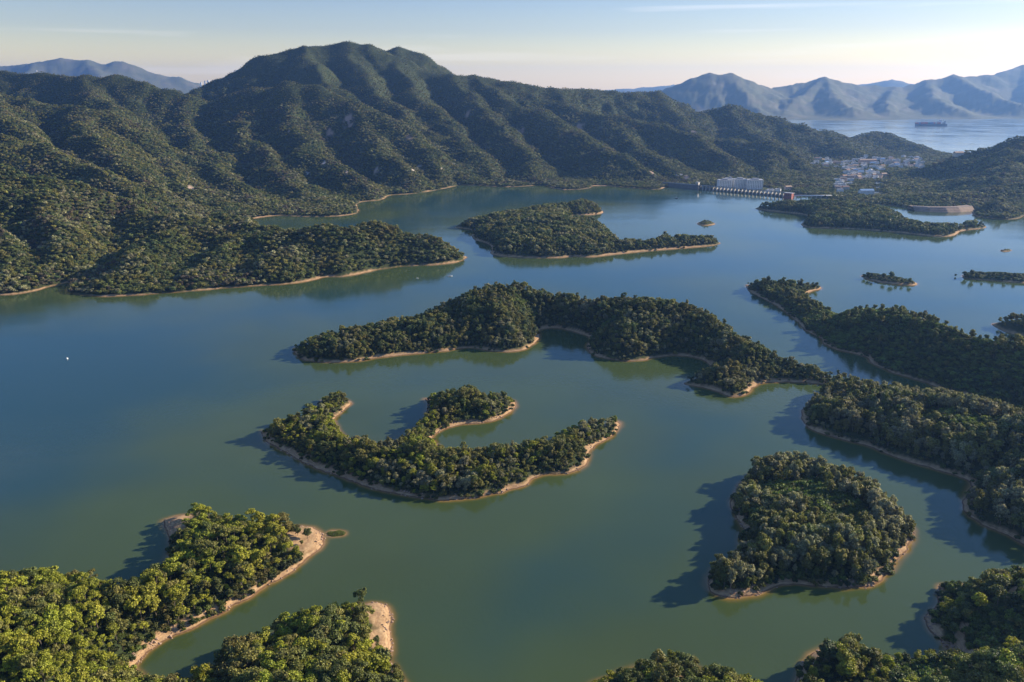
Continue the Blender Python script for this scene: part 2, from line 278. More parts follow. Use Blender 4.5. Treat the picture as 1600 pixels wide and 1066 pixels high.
def scar_at(x, y):
    b = np.zeros(x.shape); w = np.zeros(x.shape)
    for sx, sy, r, wh in SCARS:
        k = sstep(1.25, .65, np.hypot(x - sx, (y - sy) * .8) / r + .8 * fbm(x, y, 11, 3))
        b = np.maximum(b, k); w = np.maximum(w, k * wh)
    return b, w

# ------------------------------------------------------------------ node helpers and materials
def new_mat(name):
    m = bpy.data.materials.new(name); m.use_nodes = True; t = m.node_tree
    b = t.nodes['Principled BSDF']; return m, t, b
def nd(t, typ, **kw):
    n = t.nodes.new(typ)
    for k, v in kw.items(): setattr(n, k, v)
    return n
def noise(t, scale, detail=4, coord=None, rough=.55):
    n = nd(t, 'ShaderNodeTexNoise'); n.inputs['Scale'].default_value = scale; n.inputs['Detail'].default_value = detail; n.inputs['Roughness'].default_value = rough
    if coord is not None: t.links.new(coord, n.inputs['Vector'])
    return n
def ramp(t, src, stops):
    r = nd(t, 'ShaderNodeValToRGB'); e = r.color_ramp.elements
    while len(e) < len(stops): e.new(.5)
    for q, (p, c) in zip(e, stops): q.position = p; q.color = (*c, 1) if len(c) == 3 else c
    t.links.new(src, r.inputs[0]); return r.outputs[0]
def mixc(t, f, a, b, mode='MIX'):
    n = nd(t, 'ShaderNodeMixRGB', blend_type=mode)
    for i, v in ((0, f), (1, a), (2, b)):
        if hasattr(v, 'is_linked'): t.links.new(v, n.inputs[i])
        elif i == 0: n.inputs[0].default_value = v
        else: n.inputs[i].default_value = (*v, 1)
    return n.outputs[0]
def attr(t, name, typ='GEOMETRY'):
    return nd(t, 'ShaderNodeAttribute', attribute_type=typ, attribute_name=name)
def plain(name, col, rough=.7, var=.12, scale=.4):
    m, t, b = new_mat(name); g = nd(t, 'ShaderNodeTexCoord').outputs['Object']
    n = noise(t, scale, 5, g)
    lo = tuple(c * (1 - var) for c in col); hi = tuple(min(1, c * (1 + var)) for c in col)
    t.links.new(ramp(t, n.outputs[0], [(.3, lo), (.7, hi)]), b.inputs['Base Color']); b.inputs['Roughness'].default_value = rough
    return m

def ground_material():
    m, t, b = new_mat('soil'); geo = nd(t, 'ShaderNodeNewGeometry').outputs['Position']
    n1 = noise(t, .05, 6, geo); n2 = noise(t, .5, 5, geo)
    forest = ramp(t, n1.outputs[0], [(.3, (.022, .034, .012)), (.55, (.038, .05, .018)), (.75, (.06, .06, .028))])
    mp = nd(t, 'ShaderNodeMapping'); mp.inputs['Scale'].default_value = (.12, .12, 3.2); t.links.new(geo, mp.inputs[0])
    n3 = noise(t, 1.2, 4, mp.outputs[0])
    sand = ramp(t, n3.outputs[0], [(.3, (.20, .115, .065)), (.48, (.40, .25, .125)), (.72, (.58, .41, .22))])
    sand = mixc(t, .4, sand, ramp(t, n2.outputs[0], [(.3, (.22, .13, .075)), (.7, (.52, .34, .20))]))
    sz = nd(t, 'ShaderNodeSeparateXYZ'); t.links.new(geo, sz.inputs[0]); wz = nd(t, 'ShaderNodeMath', operation='MULTIPLY_ADD'); t.links.new(n2.outputs[0], wz.inputs[0]); wz.inputs[1].default_value = -.5; t.links.new(sz.outputs['Z'], wz.inputs[2])
    sand = mixc(t, ramp(t, wz.outputs[0], [(0., (1, 1, 1)), (.22, (0, 0, 0))]), sand, (.15, .085, .045))
    rock = ramp(t, n2.outputs[0], [(.3, (.20, .12, .09)), (.7, (.36, .24, .17))])
    c = mixc(t, attr(t, 'beach').outputs['Fac'], forest, sand)
    c = mixc(t, attr(t, 'bare').outputs['Fac'], c, rock)
    c = mixc(t, attr(t, 'pale').outputs['Fac'], c, (.62, .56, .48))
    t.links.new(c, b.inputs['Base Color']); b.inputs['Roughness'].default_value = .95; b.inputs['Specular IOR Level'].default_value = .15
    bp = nd(t, 'ShaderNodeBump'); bp.inputs['Strength'].default_value = .6; bp.inputs['Distance'].default_value = .5
    t.links.new(n2.outputs[0], bp.inputs['Height']); t.links.new(bp.outputs[0], b.inputs['Normal'])
    return m
SOIL = ground_material()

def leaf_material():
    m, t, b = new_mat('leaves')
    oi = nd(t, 'ShaderNodeObjectInfo'); tint = attr(t, 'tint', 'INSTANCER').outputs['Color']
    geo = nd(t, 'ShaderNodeNewGeometry')
    n = noise(t, .035, 3, geo.outputs['Position'])
    leaf = attr(t, 'leaf').outputs['Fac']
    mr = nd(t, 'ShaderNodeMapRange'); mr.inputs['To Min'].default_value = .8; mr.inputs['To Max'].default_value = 1.35
    t.links.new(oi.outputs['Random'], mr.inputs['Value'])
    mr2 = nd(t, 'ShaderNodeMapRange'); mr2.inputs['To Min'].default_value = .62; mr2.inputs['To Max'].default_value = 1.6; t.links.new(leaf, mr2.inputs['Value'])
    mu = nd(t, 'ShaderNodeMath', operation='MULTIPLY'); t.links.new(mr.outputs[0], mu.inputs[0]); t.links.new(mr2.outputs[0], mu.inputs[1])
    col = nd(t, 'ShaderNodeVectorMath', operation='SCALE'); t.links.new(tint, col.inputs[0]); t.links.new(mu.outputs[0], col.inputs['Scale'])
    hs = nd(t, 'ShaderNodeHueSaturation'); t.links.new(col.outputs[0], hs.inputs['Color'])
    mr3 = nd(t, 'ShaderNodeMapRange'); mr3.inputs['From Min'].default_value = .3; mr3.inputs['From Max'].default_value = .7; mr3.inputs['To Min'].default_value = .475; mr3.inputs['To Max'].default_value = .52
    t.links.new(n.outputs[0], mr3.inputs['Value']); t.links.new(mr3.outputs[0], hs.inputs['Hue'])
    t.links.new(hs.outputs[0], b.inputs['Base Color'])
    b.inputs['Roughness'].default_value = .62; b.inputs['Specular IOR Level'].default_value = .35
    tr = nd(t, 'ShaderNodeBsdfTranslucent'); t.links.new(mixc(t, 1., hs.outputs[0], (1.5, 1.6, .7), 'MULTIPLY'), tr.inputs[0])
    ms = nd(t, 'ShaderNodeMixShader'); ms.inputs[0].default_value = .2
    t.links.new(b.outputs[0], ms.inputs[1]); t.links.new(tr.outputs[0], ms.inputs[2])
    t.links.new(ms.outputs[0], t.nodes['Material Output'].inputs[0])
    return m
LEAF = leaf_material()
ROCK = plain('rock', (.30, .20, .14), .9, .35, 3.)
BARK = plain('bark', (.16, .13, .10), .9, .3, 2.)

def water_material(name, deep, rough=.07, bump=.12):
    m, t, b = new_mat(name); geo = nd(t, 'ShaderNodeNewGeometry').outputs['Position']
    n = noise(t, .006, 3, geo)
    base = ramp(t, n.outputs[0], [(.3, tuple(c * .88 for c in deep)), (.7, tuple(c * 1.12 for c in deep))])
    base = mixc(t, attr(t, 'open').outputs['Fac'], base, (.020, .056, .056))          # bluer sky reflection painted into the base colour away from shores
    sh = attr(t, 'shallow').outputs['Fac']
    shc = ramp(t, sh, [(0., (0, 0, 0)), (.35, (.12, .12, .12)), (1., (1, 1, 1))])
    shal = ramp(t, sh, [(0., deep), (.45, (.075, .085, .022)), (.8, (.20, .13, .035)), (1., (.34, .21, .09))])
    c = mixc(t, shc, base, shal)
    t.links.new(c, b.inputs['Base Color'])
    b.inputs['IOR'].default_value = 1.33
    n2 = noise(t, .004, 4, geo)
    mr = nd(t, 'ShaderNodeMapRange'); mr.inputs['From Min'].default_value = .35; mr.inputs['From Max'].default_value = .65; mr.inputs['To Min'].default_value = rough * .6; mr.inputs['To Max'].default_value = rough * 1.8
    t.links.new(n2.outputs[0], mr.inputs['Value']); t.links.new(mr.outputs[0], b.inputs['Roughness'])
    mp = nd(t, 'ShaderNodeMapping'); mp.inputs['Scale'].default_value = (1, .6, 1); mp.inputs['Rotation'].default_value = (0, 0, .5); t.links.new(geo, mp.inputs[0])
    w = noise(t, .35, 5, mp.outputs[0], .6)
    m3 = nd(t, 'ShaderNodeMapping'); m3.inputs['Scale'].default_value = (.45, 1.6, 1); m3.inputs['Rotation'].default_value = (0, 0, .35); t.links.new(geo, m3.inputs[0])
    pt = noise(t, .012, 4, m3.outputs[0], .6)
    bp = nd(t, 'ShaderNodeBump'); bp.inputs['Distance'].default_value = bump
    t.links.new(ramp(t, pt.outputs[0], [(.38, (.2, .2, .2)), (.62, (1, 1, 1))]), bp.inputs['Strength'])
    t.links.new(w.outputs[0], bp.inputs['Height']); t.links.new(bp.outputs[0], b.inputs['Normal'])
    return m
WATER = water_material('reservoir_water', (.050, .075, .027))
SEA = water_material('sea_water', (.19, .235, .235), .11, .02)

# ------------------------------------------------------------------ mesh helpers
def tag(o, label=None, cat=None, group=None, kind=None):
    if label: o['label'] = label
    if cat: o['category'] = cat
    if group: o['group'] = group
    if kind: o['kind'] = kind
    return o
def mesh_np(name, V, Fc, mat=None, smooth=False, attrs=None):
    V = np.asarray(V, np.float32); Fc = np.asarray(Fc, np.int32)
    me = bpy.data.meshes.new(name); k = Fc.shape[1]
    me.vertices.add(len(V)); me.vertices.foreach_set('co', V.ravel())
    me.loops.add(Fc.size); me.loops.foreach_set('vertex_index', Fc.ravel())
    me.polygons.add(len(Fc)); me.polygons.foreach_set('loop_start', np.arange(0, Fc.size, k, dtype=np.int32))
    me.polygons.foreach_set('use_smooth', np.full(len(Fc), smooth))
    me.update(calc_edges=True)
    for n, a in (attrs or {}).items():
        at = me.attributes.new(n, 'FLOAT', 'POINT'); at.data.foreach_set('value', np.asarray(a, np.float32))
    if mat: me.materials.append(mat)
    return me
def link(name, data, parent=None, loc=None, rz=0.):
    o = bpy.data.objects.new(name, data); COL.objects.link(o); o.parent = parent
    if loc is not None: o.location = loc
    if rz: o.rotation_euler = (0, 0, rz)
    return o
def grid_faces(nr, nc, keep):
    i = np.arange(nr * nc).reshape(nr, nc)
    f = np.stack([i[:-1, :-1], i[:-1, 1:], i[1:, 1:], i[1:, :-1]], -1).reshape(-1, 4)
    k = keep.reshape(nr, nc); kf = (k[:-1, :-1] | k[:-1, 1:] | k[1:, 1:] | k[1:, :-1]).ravel()
    return f[kf]
def compact(V, Fc, A):
    u, inv = np.unique(Fc, return_inverse=True)
    return V[u], inv.reshape(Fc.shape), {n: a[u] for n, a in A.items()}
def land_attrs(x, y, z, d, main=False, clear=None):
    w = 3.4 + 1.8 * fbm(x, y, 22, 3) + 2.2 * fbm(x, y, 75, 2)
    if main: w = 1.8 + 5.5 * fbm(x, y, 70, 3)
    A = {'beach': sstep(w + 1.5, w - 1.0, d)}
    if clear: A['beach'] = np.maximum(A['beach'], .92 * clear(x, y) * (d > 0))
    if main:
        b, p = scar_at(x, y); A['bare'] = b * (d > 6); A['pale'] = p * (d > 6)
    return A
class MB:
    """collects simple solids into one mesh"""
    def __init__(s): s.v = []; s.f = []
    def box(s, cx, cy, z0, sx, sy, sz, rz=0., top=1.):
        c, q = math.cos(rz), math.sin(rz); n = len(s.v)
        for z, k in ((z0, 1.), (z0 + sz, top)):
            for a, b in ((-1, -1), (1, -1), (1, 1), (-1, 1)):
                x, y = a * sx / 2 * k, b * sy / 2 * k
                s.v.append((cx + x * c - y * q, cy + x * q + y * c, z))
        s.f += [[n + i for i in r] for r in ((3, 2, 1, 0), (4, 5, 6, 7), (0, 1, 5, 4), (1, 2, 6, 5), (2, 3, 7, 6), (3, 0, 4, 7))]
        return s
    def prism(s, pl, z0, z1):
        n = len(s.v); k = len(pl)
        s.v += [(x, y, z0) for x, y in pl] + [(x, y, z1) for x, y in pl]
        s.f += [[n + k - 1 - i for i in range(k)], [n + k + i for i in range(k)]]
        s.f += [[n + i, n + (i + 1) % k, n + k + (i + 1) % k, n + k + i] for i in range(k)]
        return s
    def loft(s, rings, cap=True):
        n = len(s.v); k = len(rings[0])
        for r in rings: s.v += [tuple(p) for p in r]
        for j in range(len(rings) - 1):
            for i in range(k): s.f.append([n + j * k + i, n + j * k + (i + 1) % k, n + (j + 1) * k + (i + 1) % k, n + (j + 1) * k + i])
        if cap: s.f += [[n + k - 1 - i for i in range(k)], [n + (len(rings) - 1) * k + i for i in range(k)]]
        return s
    def gable(s, cx, cy, z0, sx, sy, h, rz=0., over=.5):
        c, q = math.cos(rz), math.sin(rz); n = len(s.v); a, b = sx / 2 + over, sy / 2 + over
        for x, y, z in ((-a, -b, 0), (a, -b, 0), (a, b, 0), (-a, b, 0), (-a, 0, h), (a, 0, h)):
            s.v.append((cx + x * c - y * q, cy + x * q + y * c, z0 + z))
        s.f += [[n + i for i in r] for r in ((3, 2, 1, 0), (0, 1, 5, 4), (2, 3, 4, 5), (0, 4, 3), (1, 2, 5))]
        return s
    def mesh(s, name, mat, smooth=False):
        me = bpy.data.meshes.new(name); me.from_pydata(s.v, [], s.f); me.update()
        if mat: me.materials.append(mat)
        if smooth: me.polygons.foreach_set('use_smooth', [True] * len(me.polygons))
        return me
    def obj(s, name, mat, parent=None, smooth=False): return link(name, s.mesh(name, mat, smooth), parent)

# ------------------------------------------------------------------ ground of islands and mainland
def blob(px, py, r, z=10, soft=.5):
    cx, cy = at_z(px, py, z)
    return lambda x, y: sstep(1 + soft, 1 - soft, np.hypot(x - cx, y - cy) / r + .35 * fbm(x, y, 14, 3))
def anyof(*fs): return lambda x, y: np.clip(np.maximum.reduce([f(x, y) for f in fs]), 0, 1)

spit_clear = anyof(blob(488, 845, 15, 1, .25), blob(268, 822, 13, 1, .25), blob(505, 838, 16, 1, .2))
hb_clear = anyof(blob(600, 965, 11, 1, .2), blob(600, 1000, 8, 1, .2), blob(592, 948, 7, 1, .2))
def trail(l, w=1.6, z=16):
    q = [at_z(a, b, z) for a, b in l]
    def f(x, y):
        dmin = np.full(x.shape, 1e9)
        for (ax, ay), (bx, by) in zip(q[:-1], q[1:]):
            t = np.clip(((x - ax) * (bx - ax) + (y - ay) * (by - ay)) / ((bx - ax) ** 2 + (by - ay) ** 2), 0, 1); dmin = np.minimum(dmin, np.hypot(x - ax - t * (bx - ax), y - ay - t * (by - ay)))
        return sstep(w + 1, w, dmin + .8 * fbm(x, y, 7, 2))
    return f
CLEAR = {id(HILL_K): trail([(1022, 1055), (1040, 1048), (1062, 1046), (1080, 1052)], 1.5, 15), id(HEAD_A): spit_clear, id(HEAD_B): hb_clear, id(HEAD_J): anyof(blob(1283, 1012, 9, 1, .2), blob(1458, 985, 4, 1, .2), trail([(1512, 950), (1506, 962), (1512, 978), (1525, 992), (1535, 1010)]), trail([(1600, 905), (1585, 915), (1570, 928), (1555, 930)]), trail([(1485, 1047), (1500, 1040), (1512, 1032), (1530, 1025)]))}

for land, st in ISLANDS:
    x0, y0, x1, y1 = land.box; m = 7
    y0 = max(y0, 175)
    x0 = max(x0, -1.1 * y1); x1 = min(x1, 1.1 * y1)
    gx = np.arange(x0 - m, x1 + m + st, st); gy = np.arange(y0 - m, y1 + m + st, st)
    X, Y = np.meshgrid(gx, gy); x, y = X.ravel(), Y.ravel()
    d = land.sd(x, y); z = land.height(x, y, d)
    Fc = grid_faces(len(gy), len(gx), (d > -4) & (np.abs(x) < .8 * y + 60))
    V, Fc, A = compact(np.stack([x, y, z], 1), Fc, land_attrs(x, y, z, d, False, CLEAR.get(id(land))))
    big = land in (HEAD_A, HEAD_B, HEAD_J, HILL_K, EAST_E, EAST_F, EAST_G)
    o = link('headland' if big else 'island', mesh_np('land', V, Fc, SOIL, True, A)); o['kind'] = 'structure'

def fan(y0, y1, k, u0, u1, nu):
    gy = [y0]
    while gy[-1] < y1: gy.append(gy[-1] * (1 + k))
    gy = np.array(gy); U, Y = np.meshgrid(np.linspace(u0, u1, nu), gy)
    return (U * Y).ravel(), Y.ravel(), len(gy), nu
x, y, nr, nc = fan(930, 4800, .0042, -.82, .82, 560)
d = MAIN.sd(x, y); z = MAIN.height(x, y, d)
Fc = grid_faces(nr, nc, d > -6)
V, Fc, A = compact(np.stack([x, y, z], 1), Fc, land_attrs(x, y, z, d, True))
link('hills', mesh_np('hills', V, Fc, SOIL, True, A))['kind'] = 'structure'

# ------------------------------------------------------------------ water
x, y, nr, nc = fan(170, 2800, .0052, -1.0, 1.0, 560)
sh = np.full(x.shape, -99.)
for land in [l for l, _ in ISLANDS] + [MAIN]:
    b = land.box; k = (x > b[0] - 30) & (x < b[2] + 30) & (y > b[1] - 30) & (y < b[3] + 30)
    if land is MAIN: k &= y < 2400
    if k.any(): sh[k] = np.maximum(sh[k], land.sd(x[k], y[k]))
fa = 1 + .5 * fbm(x, y, 40, 3)
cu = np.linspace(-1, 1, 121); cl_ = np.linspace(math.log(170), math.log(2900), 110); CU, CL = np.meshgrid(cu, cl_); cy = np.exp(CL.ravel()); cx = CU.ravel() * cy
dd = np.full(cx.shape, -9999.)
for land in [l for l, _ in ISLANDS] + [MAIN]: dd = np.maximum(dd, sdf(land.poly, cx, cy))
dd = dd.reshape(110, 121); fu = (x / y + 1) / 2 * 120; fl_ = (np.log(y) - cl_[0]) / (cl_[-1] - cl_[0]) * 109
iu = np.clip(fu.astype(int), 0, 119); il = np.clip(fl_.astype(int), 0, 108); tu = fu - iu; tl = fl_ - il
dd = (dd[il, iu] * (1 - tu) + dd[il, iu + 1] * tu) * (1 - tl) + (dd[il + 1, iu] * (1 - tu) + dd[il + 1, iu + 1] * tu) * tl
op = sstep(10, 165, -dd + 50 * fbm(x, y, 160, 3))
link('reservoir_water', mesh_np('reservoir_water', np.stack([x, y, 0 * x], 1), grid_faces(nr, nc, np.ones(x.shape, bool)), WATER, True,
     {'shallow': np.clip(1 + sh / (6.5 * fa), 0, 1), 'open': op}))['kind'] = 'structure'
ye = y.max()
sea_v = [(-1.0 * ye, ye, 0), (ye, ye, 0), (17900, 19900, 0), (-17900, 19900, 0)]
link('sea_water', mesh_np('sea_water', sea_v, [(0, 1, 2, 3)], SEA))['kind'] = 'structure'

# ------------------------------------------------------------------ far mountains across the sea
def far_material():
    m, t, b = new_mat('far_scrub'); geo = nd(t, 'ShaderNodeNewGeometry').outputs['Position']
    n = noise(t, .004, 8, geo, .65)
    t.links.new(ramp(t, n.outputs[0], [(.35, (.075, .085, .045)), (.55, (.11, .11, .065)), (.7, (.16, .14, .10))]), b.inputs['Base Color'])
    b.inputs['Roughness'].default_value = 1; b.inputs['Specular IOR Level'].default_value = .1
    return m
FARM = far_material()
def far_range(name, poly, ridges, y0, y1, u0, u1, nu, slope, gsc, k=.009, gully=.25):
    r = Ridges(smooth_poly(poly, 1), ridges, tree=-7, slope=slope, gully=gully, gsc=gsc, K=22.)
    x, y, nr, nc = fan(y0, y1, k, u0, u1, nu); d = r.sd(x, y); z = r.height(x, y, d)
    z = z + sstep(30, 120, z) * 16 * fbm(x, y, 420, 5, .6)
    V, Fc, _ = compact(np.stack([x, y, z], 1), grid_faces(nr, nc, d > -20), {})
    link(name, mesh_np(name, V, Fc, FARM, True))['kind'] = 'structure'
far_range('far_mountains', pts([(1035, 188), (1120, 189), (1200, 186), (1270, 188), (1340, 189), (1400, 187), (1500, 186), (1525, 187), (1560, 185), (1700, 184), (1900, 180)]) + [(12000, 13500), (1500, 13500), (1200, 9000)], [
    [(1030, 152, 8700), (1060, 136, 8700), (1085, 126, 8700), (1110, 118, 8700), (1140, 119, 8700), (1175, 132, 8800), (1212, 139, 9000), (1250, 131, 9200), (1290, 124, 9300), (1330, 130, 9400), (1400, 138, 9500), (1450, 128, 9600), (1490, 120, 9700), (1545, 121, 9900), (1575, 112, 10200), (1600, 104, 10500), (1680, 95, 10800), (1800, 110, 11000)],
    [(1140, 119, 8700), (1165, 150, 8100), (1185, 175, 7600)], [(1290, 124, 9300), (1300, 150, 8300), (1330, 170, 7600), (1335, 182, 7300)], [(1290, 124, 9300), (1240, 160, 8200), (1225, 178, 7600)],
    [(1450, 128, 9600), (1460, 155, 8400), (1500, 172, 7700), (1520, 183, 7400)], [(1490, 120, 9700), (1540, 145, 8700), (1600, 165, 7900), (1650, 175, 7600)], [(1400, 138, 9500), (1385, 160, 8300), (1390, 178, 7600)], [(1600, 104, 10500), (1640, 140, 9000)]],
    6900, 13500, .15, .85, 420, .42, 700.)
far_range('far_mountains', [(3000, 12800), (13000, 12800), (13000, 18000), (3000, 18000)], [
    [(1290, 142, 14500), (1330, 132, 14500), (1360, 130, 14500), (1388, 125, 14500), (1440, 131, 14500), (1480, 134, 14500)]], 12500, 18000, .2, .85, 160, .35, 900., .012)
far_range('far_mountains', [(-13000, 9800), (-3500, 9800), (-3600, 15000), (-13000, 15000)], [
    [(-200, 120, 12000), (-60, 106, 12000), (0, 103, 12000), (40, 101, 12000), (75, 94, 12000), (95, 91, 12000), (130, 94, 12000), (150, 101, 12000), (163, 103, 12000), (175, 98, 12000), (192, 97, 12000), (215, 110, 12000), (245, 117, 12000), (280, 122, 12000), (320, 136, 12000)],
    [(130, 94, 12000), (160, 120, 11000)], [(60, 97, 12000), (40, 120, 11000)]], 9600, 15000, -.85, -.25, 200, .4, 700., .012)
far_range('far_mountains', [(500, 16000), (6500, 16000), (6500, 19500), (500, 19500)], [
    [(930, 141, 17500), (1000, 139, 17500), (1035, 136, 17500), (1052, 134, 17500), (1075, 138, 17500), (1120, 140, 17500)]], 15500, 19500, 0, .35, 90, .25, 900., .012)

# ------------------------------------------------------------------ tree shapes
def lump(c, r, n, size, rg, V, Fc, A, flat=.75, core=True):
    """one clump of leaves: a rough core and many leaf sprays lying on its shell"""
    if core:
        nn = 14; k = np.arange(nn) + .5; ph = np.arccos(1 - 2 * k / nn); th = np.pi * (1 + 5 ** .5) * k
        P = np.stack([np.cos(th) * np.sin(ph), np.sin(th) * np.sin(ph), np.cos(ph)], 1) * r * np.array([1, 1, flat]) * .74 * (1 + .2 * rg.standard_normal((nn, 1))) + c
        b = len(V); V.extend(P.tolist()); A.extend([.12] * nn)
        for i in range(nn):                                    # a web of triangles between near neighbours
            o = np.argsort(((P - P[i]) ** 2).sum(1))[1:6]
            for p, q in ((0, 1), (2, 3), (1, 4), (0, 3)): Fc.append((b + i, b + int(o[p]), b + int(o[q])))
    for _ in range(n):
        v = rg.standard_normal(3); v /= np.linalg.norm(v)
        if v[2] < -.35: v[2] *= -.6
        p = c + v * r * np.array([1, 1, flat]) * rg.uniform(.72, 1.12)
        nrm = v + rg.standard_normal(3) * .55 + np.array([0, 0, .25]); nrm /= np.linalg.norm(nrm)
        u = np.cross(nrm, rg.standard_normal(3)); u /= np.linalg.norm(u) + 1e-9; w = np.cross(nrm, u)
        s = size * rg.uniform(.6, 1.35); b = len(V); q = rg.random()
        for a_, b_ in ((-1, -.35), (.2, -.8), (1, .1), (-.1, .85)):
            V.append((p + (u * a_ + w * b_) * s * .5 - nrm * (s * .12 * abs(a_))).tolist()); A.append(q)
        Fc.append((b, b + 1, b + 2)); Fc.append((b, b + 2, b + 3))
def crown_mesh(name, spec, seed):
    rg = np.random.default_rng(seed); V, Fc, A = [], [], []
    for c, r, n, size, flat in spec(rg): lump(np.array(c), r, n, size, rg, V, Fc, A, flat)
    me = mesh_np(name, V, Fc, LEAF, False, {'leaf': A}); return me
def tube(mb, pts_, rad, k=6):
    rings = []
    for p, r in zip(pts_, rad):
        rings.append([(p[0] + r * math.cos(2 * math.pi * i / k), p[1] + r * math.sin(2 * math.pi * i / k), p[2]) for i in range(k)])
    mb.loft(rings)
def trunk_mesh(name, h, seed, lean=.5, limbs=5, r0=.17, low=.45):
    rg = random.Random(seed); mb = MB(); top = (rg.uniform(-lean, lean), rg.uniform(-lean, lean), h)
    mid = (top[0] * .3 + rg.uniform(-.2, .2), top[1] * .3, h * .5)
    tube(mb, [(0, 0, -1), (0, 0, 0), mid, top], [r0 * 1.4, r0, r0 * .75, r0 * .3])
    for i in range(limbs):
        t = rg.uniform(low, .9); a = rg.uniform(0, 6.28); q = rg.uniform(.9, 2.2)
        b = (top[0] * t, top[1] * t, h * t)
        tube(mb, [b, (b[0] + math.cos(a) * q * .5, b[1] + math.sin(a) * q * .5, b[2] + .7), (b[0] + math.cos(a) * q, b[1] + math.sin(a) * q, b[2] + 1.5)], [.09, .06, .02], 4)
    return mb.mesh(name, BARK)
# crowns about 7 m wide and 9 m to the top; scaled where they stand
def fine(f):           # more, smaller leaf sprays for the trees near the camera
    return lambda rg: [(c, r * rg.uniform(.85, 1.12), int(n * 1.5), size * .78, fl) for c, r, n, size, fl in f(rg)]
def umbrella(rg):      # tall pines with an open flat crown
    o = [((0, 0, 7.6), 1.7, 70, .75, .6)]
    for i in range(7):
        a = i * .9 + rg.uniform(-.3, .3); q = rg.uniform(1.5, 2.7); z = rg.uniform(5.2, 7.6)
        o.append(((math.cos(a) * q, math.sin(a) * q, z), rg.uniform(.95, 1.45), 46, .7, .62))
    return o
def broad(rg):         # rounded broadleaf crown
    o = [((0, 0, 6.0), 2.4, 110, .8, .8), ((0, 0, 3.6), 2.3, 50, .9, .8)]
    for i in range(8):
        a = i * .79 + rg.uniform(-.3, .3); q = rg.uniform(1.4, 2.5); z = rg.uniform(3.2, 7.)
        o.append(((math.cos(a) * q, math.sin(a) * q, z), rg.uniform(1.0, 1.6), 40, .75, .75))
    return o
def feathery(rg):      # tall grey-green eucalyptus, uneven upright clumps
    o = [((0, 0, 8.6), 1.3, 55, .6, 1.), ((.2, 0, 6.4), 1.9, 60, .7, .9), ((0, .2, 4.2), 2.1, 45, .8, .9)]
    for i in range(8):
        a = i * .79 + rg.uniform(-.4, .4); q = rg.uniform(1.1, 2.3); z = rg.uniform(3.4, 8.6)
        o.append(((math.cos(a) * q, math.sin(a) * q, z), rg.uniform(.7, 1.25), 38, .62, 1.05))
    return o
def bush(rg):
    o = [((0, 0, 1.1), 1.7, 60, .7, .7)]
    for i in range(4):
        a = i * 1.57 + rg.uniform(-.5, .5); o.append(((math.cos(a) * 1.5, math.sin(a) * 1.5, .8), rg.uniform(.8, 1.2), 26, .65, .7))
    return o
def mid_broad(rg):     # lighter copy for the middle distance
    o = [((0, 0, 5.4), 2.7, 62, 1.25, .85)]
    for i in range(5):
        a = i * 1.26 + rg.uniform(-.4, .4); q = rg.uniform(1.3, 2.3); z = rg.uniform(3., 6.6)
        o.append(((math.cos(a) * q, math.sin(a) * q, z), rg.uniform(1.2, 1.7), 22, 1.15, .8))
    return o
def far_clump(rg):     # several crowns growing together
    o = []
    for i in range(5):
        a = i * 1.26 + rg.uniform(-.4, .4); q = rg.uniform(1.5, 5.)
        o.append(((math.cos(a) * q, math.sin(a) * q, rg.uniform(3.5, 6.)), rg.uniform(2.4, 3.4), 20, 2.2, .95))
    return o
PROTO = {}
KINDS = []
proto_col = bpy.data.collections.new('tree_shapes')
def protos(kind, spec, n, seed):
    PROTO[kind] = []
    for i in range(n):
        me = crown_mesh('crown', spec, seed + i); o = bpy.data.objects.new('%s_shape_%02d' % (kind, i), me)
        PROTO[kind].append((len(KINDS), me)); KINDS.append(o)
protos('umbrella', fine(umbrella), 6, 10); protos('broad', fine(broad), 6, 110); protos('feathery', fine(feathery), 6, 130); protos('bush', bush, 3, 40); protos('mid', mid_broad, 5, 50); protos('far', far_clump, 4, 60)
for i, o in enumerate(KINDS):
    o.name = 'shape_%03d' % i; proto_col.objects.link(o)
trunks = {'umbrella': [trunk_mesh('trunk', 7.2, 70 + i, .5, 6, .16, .6) for i in range(3)], 'broad': [trunk_mesh('trunk', 5.6, 80 + i, .4, 6, .2) for i in range(3)], 'feathery': [trunk_mesh('trunk', 8., 90 + i, .6, 7, .2) for i in range(3)]}
for k in trunks:                                                   # trunks also stand under the instanced crowns
    for me in trunks[k]:
        o = bpy.data.objects.new('shape_%03d' % len(KINDS), me); PROTO.setdefault('trunk_' + k, []).append((len(KINDS), me)); KINDS.append(o); proto_col.objects.link(o)

